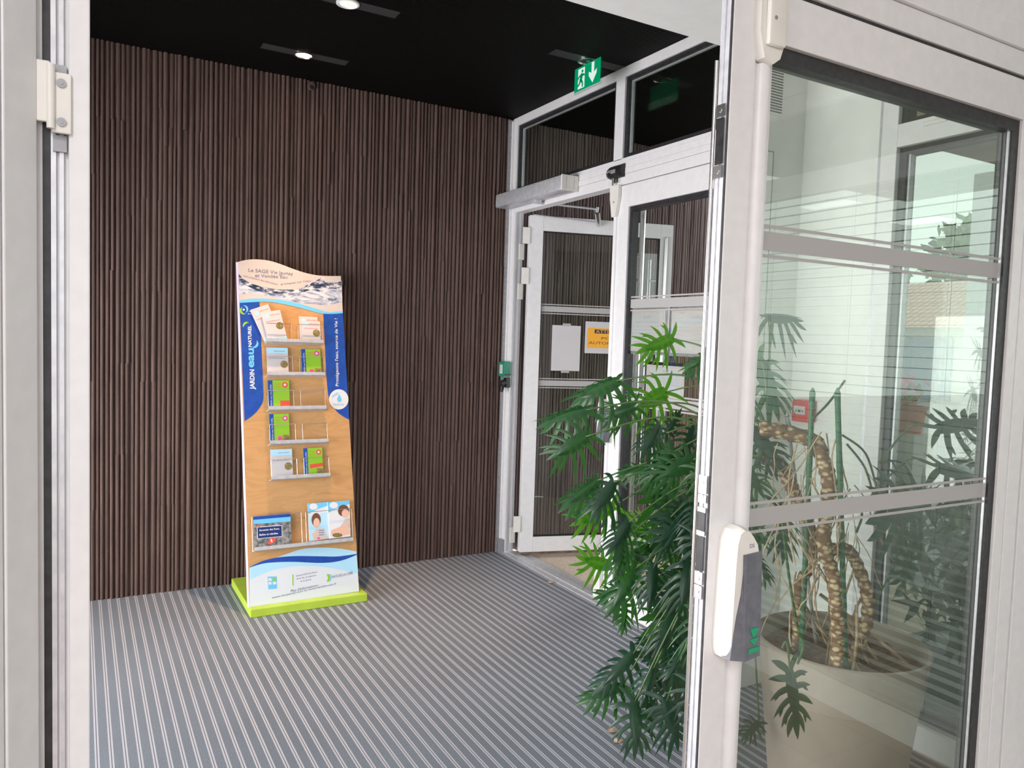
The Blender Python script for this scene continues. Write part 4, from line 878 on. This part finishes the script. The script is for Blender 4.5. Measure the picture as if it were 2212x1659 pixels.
# ================================================================== POTTED PHILODENDRON
PC = Vector((2.215, 1.625, 0)); RZ = .535; RR = .272
pp = thing('potted_philodendron', 'large split-leaf philodendron in a tall taupe pot behind the closed glass leaf', 'potted plant', (PC.x, PC.y, 0))
obj('pot', MB().lathe([(.001, .0), (.198, .0), (.205, .01), (.246, .37), (.249, .374), (.252, .38), (RR-.004, RZ-.01), (RR, RZ), (RR-.008, RZ+.003), (RR-.014, RZ-.005), (.245, .42), (.001, .42)], (PC.x, PC.y, 0), 72), 'pot', pp, smooth=True)
sm = MB(); n = 22; rows = 7
for i in range(rows):
    r = .247*i/(rows-1)+.0005
    for k in range(n*2): a = PI*k/n; sm.v.append(Vector((PC.x+r*math.cos(a), PC.y+r*math.sin(a), RZ-.055+.012*noise.noise(Vector((r*30*math.cos(a), r*30*math.sin(a), 0))))))
sm.f = [(i*2*n+k, i*2*n+(k+1) % (2*n), (i+1)*2*n+(k+1) % (2*n), (i+1)*2*n+k) for i in range(rows-1) for k in range(2*n)]
obj('soil', sm, 'soil', pp, smooth='all')
SZ = RZ-.06
rnd = random.Random(5)
def trunk(px, ys, r0, r1):
    pts = [atY(x, y, Yv) for (x, y), Yv in zip(px, ys)]; pts[0].z = min(pts[0].z, SZ)
    path = smooth_path(pts, 8); N = len(path)
    rs = [(r0+(r1-r0)*i/N)*(1+.10*math.sin(i*1.7)+.05*rnd.uniform(-1, 1)) for i in range(N)]
    mb = MB().tube(path, rs, 14)
    return obj('trunk', mb, 'trunk', pp, smooth='all')
trunk([(1809, 1425), (1811, 1357), (1805, 1297), (1799, 1238), (1783, 1198), (1779, 1158), (1787, 1098), (1791, 1043), (1779, 999), (1760, 955), (1700, 935), (1640, 925)], [1.50, 1.50, 1.5, 1.52, 1.54, 1.56, 1.58, 1.58, 1.6, 1.64, 1.7, 1.75], .019, .026)
trunk([(1839, 1395), (1870, 1349), (1874, 1297), (1866, 1258), (1847, 1210), (1825, 1185), (1790, 1185), (1775, 1150)], [1.56, 1.56, 1.56, 1.57, 1.58, 1.58, 1.56, 1.56], .020, .019)
trunk([(1725, 1345), (1727, 1270), (1747, 1230), (1755, 1178), (1751, 1146), (1719, 1075), (1706, 1043), (1680, 1000), (1640, 985)], [1.68, 1.68, 1.68, 1.66, 1.65, 1.68, 1.7, 1.72, 1.75], .016, .025)
for (xa, ya2, xb2, yb2, Yv, r) in ((1735, 1345, 1755, 850, 1.62, .0085), (1829, 1412, 1809, 850, 1.54, .0085), (1765, 1370, 1700, 900, 1.72, .006)):
    a = atY(xa, ya2, Yv); a.z = min(a.z, SZ); b = atY(xb2, yb2, Yv+.01)
    ks = [a+(b-a)*(k/24) for k in range(25)]
    obj('stake', MB().tube(ks, [r*(1.12 if k % 6 == 0 else 1) for k in range(25)], 10).tube([b, b+Vector((0, 0, .018))], [r*1.2, r*.3], 10), 'stake' if r > .007 else 'film', pp, smooth='all')
# aerial roots
rt = MB()
for k in range(46):
    x = rnd.uniform(1665, 1860); y = rnd.uniform(930, 1250); Yv = rnd.uniform(1.50, 1.72); p = atY(x, y, Yv); path = [p]
    L_ = rnd.uniform(.08, .40); d_ = Vector((rnd.uniform(-.6, .6), rnd.uniform(-.4, .4), -.6)); st = 7
    for i in range(st):
        d_ = (d_+Vector((rnd.uniform(-.7, .7), rnd.uniform(-.5, .5), rnd.uniform(-.7, .2)))*.6).normalized(); path.append(path[-1]+d_*L_/st)
        if path[-1].z < SZ: path[-1].z = SZ; break
    rt.tube(smooth_path(path, 3), rnd.uniform(.0011, .003), 5)
for k in range(12):
    a = PC+Vector((rnd.uniform(-.12, .1), rnd.uniform(-.1, .1), RZ+rnd.uniform(.12, .25))); b = PC+Vector((rnd.uniform(-.18, .18), rnd.uniform(-.18, .12), SZ))
    rt.tube(smooth_path([a, (a+b)/2+Vector((rnd.uniform(-.04, .04), 0, 0)), b], 5), rnd.uniform(.003, .007), 7)
obj('aerial_roots', rt, 'root', pp, smooth='all')['kind'] = 'stuff'
# leaf blade generator: midrib along +x from the stalk, width along y, face up z
def blade(rnd, L, wide=1., droop=.25, fold=.15, nl=6):
    mb = MB()
    def shape(x, y, lift=0):
        s = x/L; return Vector((x, y, lift-droop*L*(max(s, -.3)**2)-fold*abs(y)-.9*droop*y*y/L+.0))
    def strip(p0, ang, ln, w0, curve, side):
        segs = 7; rows = []
        for i in range(segs+1):
            t = i/segs; a = ang-curve*t*side
            if i == 0: pos = Vector(p0)
            else: pos = prev+Vector((math.cos(a), math.sin(a)))*(ln/segs)
            prev = pos
            w = w0*((.95+.25*math.sin(PI*t))*(1-t**3.2)) if t < 1 else .0003
            nx, ny = -math.sin(a), math.cos(a)
            rows.append([shape(pos.x+nx*w/2, pos.y+ny*w/2, -.10*w-.12*droop*ln*t*t), shape(pos.x, pos.y, -.12*droop*ln*t*t), shape(pos.x-nx*w/2, pos.y-ny*w/2, -.10*w-.12*droop*ln*t*t)])
        vs = [v for r in rows for v in r]
        fs = [(3*i+k, 3*i+k+1, 3*i+k+4, 3*i+k+3) for i in range(segs) for k in (0, 1)]
        mb.add(vs, fs)
    # central web
    webn = 10; rows = []
    for i in range(webn+1):
        t = i/webn; x = L*(-.04+.80*t); hw = L*wide*(.155*math.sin(PI*min(1, .18+t*.82))**.7+.008)
        rows.append([shape(x, hw), shape(x, hw*.5), shape(x, 0, .002), shape(x, -hw*.5), shape(x, -hw)])
    mb.add([v for r in rows for v in r], [(5*i+k, 5*i+k+1, 5*i+k+6, 5*i+k+5) for i in range(webn) for k in range(4)])
    for side in (1, -1):
        for k in range(nl):
            t = k/(nl-1); x = L*(-.02+.66*t)
            ang = math.radians(150-112*t**.75+rnd.uniform(-5, 5))*side
            ln = L*wide*(.34+.30*math.sin(PI*(.18+.62*t)))*rnd.uniform(.88, 1.1)
            strip((x, .03*L*side), ang, ln, L*.088*rnd.uniform(.85, 1.12), math.radians(rnd.uniform(10, 34)), side)
            if 0 < k < nl-1 and rnd.random() < .7:     # side tooth on a lobe
                a2 = ang-.15*side; q_ = Vector((x+math.cos(a2)*ln*.5, .03*L*side+math.sin(a2)*ln*.5))
                strip((q_.x, q_.y), a2-math.radians(34)*side, ln*.38, L*.055, .2, side)
    strip((L*.60, 0), rnd.uniform(-.06, .06), L*.42, L*.11, rnd.uniform(-.2, .2), 1)
    return mb
def leaf(bx_, by_, tx, ty, Yb, Yt, n=(0, -1, .35), m='leaf', wide=1., droop=.25, stalk=None, nl=6, k=1.0):
    B = atY(bx_, by_, Yb); T_ = atY(tx, ty, Yt)
    ex = (T_-B); L = ex.length*k; ex.normalize()
    nv = Vector(n); nv = (nv-ex*nv.dot(ex)).normalized(); ey = nv.cross(ex)
    bl_ = blade(rnd, L, wide, droop, rnd.uniform(.05, .25), nl)
    R = Matrix((ex, ey, nv)).transposed().to_4x4()
    mt = Matrix.Translation(B) @ R
    # tilt so that the drooping tip lands on the target
    tipdrop = math.atan(droop*.9); mt = Matrix.Translation(B) @ R @ Matrix.Rotation(-tipdrop*.8, 4, 'Y')
    bl_.v = [(mt @ v)-Vector((0, 0, (1.5 if droop >= .25 else .35)*v.y*v.y/L)) for v in bl_.v]
    o = obj('leaf', bl_, m, pp, smooth='all')
    if stalk:
        K = atY(stalk[0], stalk[1], stalk[2]); mid = (K+B)/2+Vector((0, 0, .04+.10*(K-B).length)); 
        path = smooth_path([K, mid, B], 8)
        obj('leaf_stalk', MB().tube(path, [.0042-.0018*i/len(path) for i in range(len(path))], 7), 'petiole', o, smooth='all')
    return o
KA = (1660, 930, 1.75); KB = (1640, 985, 1.78); KC = (1620, 1060, 1.8); KD = (1600, 1180, 1.8)
up = (-.1, -.75, .65); fr = (-.2, -1, .15); fl_ = (-.3, -.9, .3)
LV = [
 (1452, 731, 1374, 762, 2.10, 2.12, fr, 'leafy', .92, .10, KA), (1437, 847, 1366, 886, 2.12, 2.15, fr, 'leafy', 1.35, .10, KA),
 (1332, 822, 1232, 868, 2.15, 2.20, up, 'leaf', .95, .30, KA), (1266, 885, 1160, 916, 2.15, 2.22, up, 'leaf', .75, .28, KB),
 (1368, 879, 1301, 906, 2.10, 2.14, fr, 'leaf', 1.15, .18, KB), (1265, 943, 1184, 996, 2.12, 2.15, fr, 'leaf', 1.05, .12, KB),
 (1497, 994, 1412, 1040, 1.92, 1.96, fr, 'leaf', 1.15, .12, KB), (1440, 935, 1474, 882, 2.0, 2.0, fr, 'leafd', .5, .15, KB),
 (1425, 918, 1388, 985, 2.05, 2.0, fl_, 'leafd', .8, .3, KB), (1325, 1042, 1276, 1120, 2.08, 2.05, fl_, 'leafd', .85, .3, KC),
 (1290, 1038, 1212, 1100, 2.14, 2.12, up, 'leaf', .7, .3, KC), (1322, 1095, 1234, 1138, 2.18, 2.2, fr, 'leafy', .9, .15, KC),
 (1358, 1128, 1318, 1195, 2.02, 1.98, fl_, 'leafd', .9, .3, KC), (1410, 1156, 1350, 1130, 2.28, 2.28, fr, 'leafy', 1.1, .05, KC),
 (1318, 1222, 1244, 1204, 2.22, 2.25, fr, 'leafy', 1.05, .1, KD), (1443, 1122, 1438, 1215, 1.95, 1.9, fr, 'leafd', 1.0, .2, KC),
 (1512, 1080, 1488, 1155, 1.85, 1.82, fr, 'leafd', 1.0, .25, KC), (1345, 1170, 1330, 1248, 2.05, 2.0, fl_, 'leaf', .85, .3, KC),
 (1372, 1228, 1312, 1335, 2.02, 2.0, fl_, 'leaf', .7, .25, KD), (1412, 1222, 1402, 1322, 1.98, 1.94, fl_, 'leafd', .85, .25, KD),
 (1400, 1207, 1340, 1192, 2.1, 2.1, up, 'leafd', .9, .2, KD), (1492, 1212, 1468, 1335, 1.85, 1.82, fr, 'leafd', .85, .25, KD),
 (1458, 1315, 1418, 1425, 1.92, 1.88, fl_, 'leafd', .8, .25, KD), (1346, 1276, 1282, 1292, 2.1, 2.12, up, 'leaf', .7, .2, KD),
 (1368, 1412, 1284, 1500, 1.98, 1.98, up, 'leafd', .6, .35, KD), (1346, 1480, 1250, 1518, 1.98, 2.0, up, 'leaf', .6, .3, KD),
 (1412, 1443, 1386, 1530, 1.92, 1.88, fl_, 'leafd', .8, .25, KD), (1372, 1515, 1376, 1640, 1.9, 1.84, fr, 'leafd', .85, .2, KD),
 (1440, 1515, 1470, 1622, 1.84, 1.8, fr, 'leafd', 1.0, .2, KD), (1405, 1428, 1394, 1372, 1.96, 1.98, fr, 'leafd', .5, .2, KD),
 (1524, 768, 1474, 806, 1.85, 1.88, fl_, 'leaf', .8, .3, KA), (1470, 1060, 1440, 1120, 2.1, 2.08, fr, 'leaf', 1.0, .2, KB),
 (1500, 1150, 1520, 1240, 1.8, 1.76, fr, 'leafd', .9, .2, KC), (1510, 1330, 1500, 1430, 1.78, 1.74, fr, 'leaf', .9, .25, KD),
 (1480, 1400, 1440, 1470, 1.85, 1.82, up, 'leafd', .8, .3, KD), (1500, 1480, 1520, 1590, 1.76, 1.72, fr, 'leafd', 1.0, .2, KD),
 (1395, 1010, 1330, 1030, 2.15, 2.2, up, 'leaf', .8, .2, KB), (1440, 985, 1400, 920, 2.12, 2.15, fr, 'leaf', .7, .15, KB),
 (1500, 925, 1470, 1000, 2.0, 1.98, fr, 'leafd', .8, .2, KA), (1470, 1250, 1430, 1300, 2.05, 2.0, fl_, 'leafd', .9, .2, KD),
 (1350, 1300, 1345, 1375, 2.05, 2.0, fl_, 'leaf', .6, .2, KD), (1508, 1010, 1560, 1080, 1.8, 1.75, fr, 'leaf', .9, .2, KC),
 # seen through the closed leaf
 (1660, 685, 1738, 690, 1.9, 1.86, (-.1, -.8, .55), 'leafd', .95, .3, KA), (1640, 775, 1690, 905, 1.82, 1.72, fr, 'leaf', .95, .15, KA),
 (1628, 930, 1700, 1020, 1.75, 1.68, fr, 'leafd', .9, .2, KB), (1600, 1000, 1655, 1075, 1.72, 1.66, fr, 'leaf', 1.1, .2, KC),
 (1684, 1095, 1700, 1215, 1.6, 1.52, fr, 'leafd', .75, .2, KC), (1610, 1100, 1650, 1190, 1.7, 1.62, fr, 'leaf', .9, .2, KC),
 (1625, 1190, 1668, 1262, 1.62, 1.55, fr, 'leafd', .8, .25, KC), (1995, 1080, 1880, 1132, 1.55, 1.50, fr, 'leafd', .85, .1, (1900, 1000, 1.62)),
 (1706, 1450, 1728, 1596, 1.34, 1.31, fr, 'leafd', .62, .1, (1690, 1400, 1.36)), (1640, 1560, 1600, 1600, 1.7, 1.7, up, 'leafd', .8, .2, KD),
 (2030, 925, 2140, 905, 1.5, 1.46, (.1, -.7, .6), 'leafd', .7, .2, (1900, 1000, 1.6)), (2030, 1010, 2150, 1040, 1.5, 1.46, (.1, -.7, .6), 'leafd', .7, .2, (1900, 1050, 1.6)),
 (1950, 1250, 1985, 1130, 1.6, 1.6, fr, 'leafd', .5, .1, (1880, 1330, 1.6)),
]
for k in range(17):      # inner leaves that fill the crown towards the pot
    x = rnd.uniform(1450, 1540); y = 985+k*33+rnd.uniform(-14, 14); a_ = math.radians(rnd.uniform(95, 215)); l_ = rnd.uniform(75, 105); Yv = rnd.uniform(1.86, 2.12)
    LV.append((x, y, x+l_*math.cos(a_), y+l_*abs(math.sin(a_))*.9+10, Yv, Yv-rnd.uniform(-.05, .08), (rnd.uniform(-.5, .1), -1, rnd.uniform(.0, .6)), rnd.choice(('leaf', 'leafd', 'leafd')), rnd.uniform(.7, 1.0), rnd.uniform(.15, .35), (KB, KC, KD)[min(2, k//6)]))
for (bx_, by_, tx, ty, Yb, Yt, n_, m_, wd_, dr_, st_) in LV: leaf(bx_, by_, tx, ty, Yb, Yt, n_, m_, wd_, dr_, st_)
# trailing stalks over the pot rim
st = MB()
for pts, Yv in (([(1690, 1130), (1705, 1250), (1722, 1350), (1735, 1395), (1722, 1435)], 1.40), ([(1830, 960), (1868, 1010), (1888, 1075)], 1.6), ([(1820, 940), (1870, 980), (1895, 1060)], 1.62), ([(1755, 905), (1790, 870), (1825, 822)], 1.6), ([(1840, 1075), (1862, 1110), (1850, 1150)], 1.55)):
    st.tube(smooth_path([atY(x, y, Yv) for x, y in pts], 6), .0038, 7)
obj('bare_stalk', st, 'petiole', pp, smooth='all')
# fallen dry leaf scraps on the matting
for k, (x, y) in enumerate(((1337, 1600), (1322, 1578), (1190, 1258))):
    p = atZ(x, y, .004); mb = MB(); N = 9
    mb.v = [p+Vector((.018*math.cos(2*PI*i/N)*(1+.5*rnd.random()), .012*math.sin(2*PI*i/N)*(1+.5*rnd.random()), .003*rnd.random())) for i in range(N)]+[p+Vector((0, 0, .009)), p+Vector((0, 0, -.003))]
    mb.f = [(i, (i+1) % N, N) for i in range(N)]+[((i+1) % N, i, N+1) for i in range(N)]
    tag(obj('dry_leaf', mb, 'root'), ['curled brown dry leaf scrap on the matting under the plant', 'smaller brown leaf scrap just left of the curled one under the plant', 'tiny dry leaf on the edge of the metal threshold'][k], 'leaf')
# ================================================================== OUTSIDE
struct('ceiling', MB().box(XR+.13, 3.45, -1.9, YB+.1, 2.85, 2.95).box(3.45, 6.5, -1.9, YB+.8, 2.85, 2.95), noisy('beige soffit boards', (.55, .50, .36), (.62, .56, .42), 3, .7, stretch=(1, 8, 1)), 'beige soffit overhang outside the right window')
hm = MB(); hm.box(2.92, 4.2, -2.6, -2.0, 0, 3.1)  # unseen foliage block, added to darken what the open leaf reflects
for k in range(900):
    q_ = Vector((rnd.uniform(2.92, 4.2), -1.98+rnd.uniform(-.1, .06), rnd.uniform(0, 3.2))); a_ = Vector((rnd.uniform(-1, 1), rnd.uniform(-1, 1), rnd.uniform(-1, 1)))*.09; b_ = a_.cross(Vector((1, .3, .2))).normalized()*.05
    hm.add([q_-a_, q_+b_, q_+a_, q_-b_], [(0, 1, 2, 3)])
tag(obj('added_hedge', hm, M['foliage']), 'added block of dark foliage, out of view, darkening reflections in the open glass leaf', 'added_hedge')
hb = thing('house', 'low pale house with canal tile roof across the forecourt', 'building', (24, 15, 0))
obj('wall', MB().box(24, 30, 10, 22, -.02, 2.35), 'render', hb)
obj('roof', MB().prism([(23.5, 9.7, 2.30), (27.5, 9.7, 4.1), (31, 9.7, 2.3)], (0, 12.6, 0)), 'roof', hb)
g_ = obj('garage_door', MB().box(23.9, 24, 14.2, 17.5, 0, 2.0), 'shutter', hb); 
obj('window', MB().box(23.9, 24, 11.5, 13, .9, 1.9), 'shutter', hb)
po = thing('porch_post', 'white square post standing outside the right window', 'post', (7.5, 3.6, 0))
a = atX(2097, 600, 7.0); b = atX(2135, 600, 7.0)
po.location = (7.0, (a.y+b.y)/2, 0); bpy.context.view_layer.update()
obj('shaft', MB().box(6.95, 7.08, b.y, a.y, 0, 3.1), 'white', po)
def tree(x, y, h, label, r, seed):
    rr = random.Random(seed); o = thing('tree', label, 'tree', (x, y, 0))
    obj('tree_trunk', MB().tube([(x, y, 0), (x+.1, y, h*.4), (x, y+.1, h*.7)], [.16, .12, .06], 10), 'bark', o)
    mb = MB()
    for k in range(1500):
        d_ = Vector((rr.gauss(0, 1), rr.gauss(0, 1), rr.gauss(0, 1))).normalized()*r*rr.uniform(.5, 1.05); c = Vector((x, y, h*.72))+Vector((d_.x, d_.y, d_.z*.8))
        a_ = Vector((rr.uniform(-1, 1), rr.uniform(-1, 1), rr.uniform(-1, 1))).normalized()*.34; b_ = a_.cross(Vector((rr.uniform(-1, 1), rr.uniform(-1, 1), 1))).normalized()*.18
        mb.add([c-a_, c+b_, c+a_, c-b_], [(0, 1, 2, 3)])
    obj('tree_crown', mb, 'foliage', o)
tree(35, 19.0, 7.6, 'leafy green tree rising behind the tiled roof', 2.9, 1)
tree(35, 26.5, 7.2, 'second green tree further left behind the tiled roof', 2.8, 2)
for k, (x, y, col, lb_) in enumerate(((1965, 900, 'terra', 'orange terracotta flower pot outside, the nearer of two'), (1950, 875, 'terra', 'red brown flower pot outside with pink blooms, the further one'))):
    p = atX(x, y, 5.2+k*.6); o = thing('flower_pot', lb_, 'flower pot', (p.x, p.y, 0)); 
    hgt = max(p.z, .3)
    obj('pedestal', MB().box(p.x-.12, p.x+.12, p.y-.12, p.y+.12, 0, hgt-.12), 'render', o)
    obj('pot', MB().lathe([(.001, 0), (.08, 0), (.11, .18), (.12, .18), (.12, .2), (.09, .2)], (p.x, p.y, hgt-.12), 24), 'terra', o, smooth=True)
    mb = MB(); rr = random.Random(k)
    for i in range(60):
        c = Vector((p.x+rr.gauss(0, .07), p.y+rr.gauss(0, .07), hgt+.16+rr.gauss(0, .05))); a_ = Vector((rr.uniform(-1, 1), rr.uniform(-1, 1), rr.uniform(-1, 1)))*.03
        b_ = a_.cross(Vector((0, .3, 1))).normalized()*.02; mb.add([c-a_, c+b_, c+a_, c-b_], [(0, 1, 2, 3)])
    obj('flowers', mb, 'pinkp' if k else 'foliage', o)
# low garden shrub outside the right window
def shrub(x, y, r, h, label, seed):
    rr = random.Random(seed); o = thing('garden_shrub', label, 'shrub', (x, y, 0))
    obj('stem', MB().tube([(x, y, -.02), (x, y, h*.5)], .025, 8), 'bark', o); mb = MB()
    for k in range(1400):
        d_ = Vector((rr.gauss(0, 1), rr.gauss(0, 1), rr.gauss(0, 1))).normalized()*rr.uniform(.5, 1.0); c = Vector((x+d_.x*r, y+d_.y*r, h*.5+d_.z*h*.5))
        a_ = Vector((rr.uniform(-1, 1), rr.uniform(-1, 1), rr.uniform(-.3, 1))).normalized()*.075; b_ = a_.cross(Vector((rr.uniform(-1, 1), rr.uniform(-1, 1), 1))).normalized()*.02
        mb.add([c-a_, c+b_, c+a_, c-b_], [(0, 1, 2, 3)])
    obj('foliage', mb, 'foliage', o)
shrub(3.75, 1.75, .62, 1.15, 'dark leafy shrub just outside the lower part of the right window', 4)
shrub(4.3, 3.55, .55, .95, 'lower shrub outside, behind the first one seen through the right window', 6)
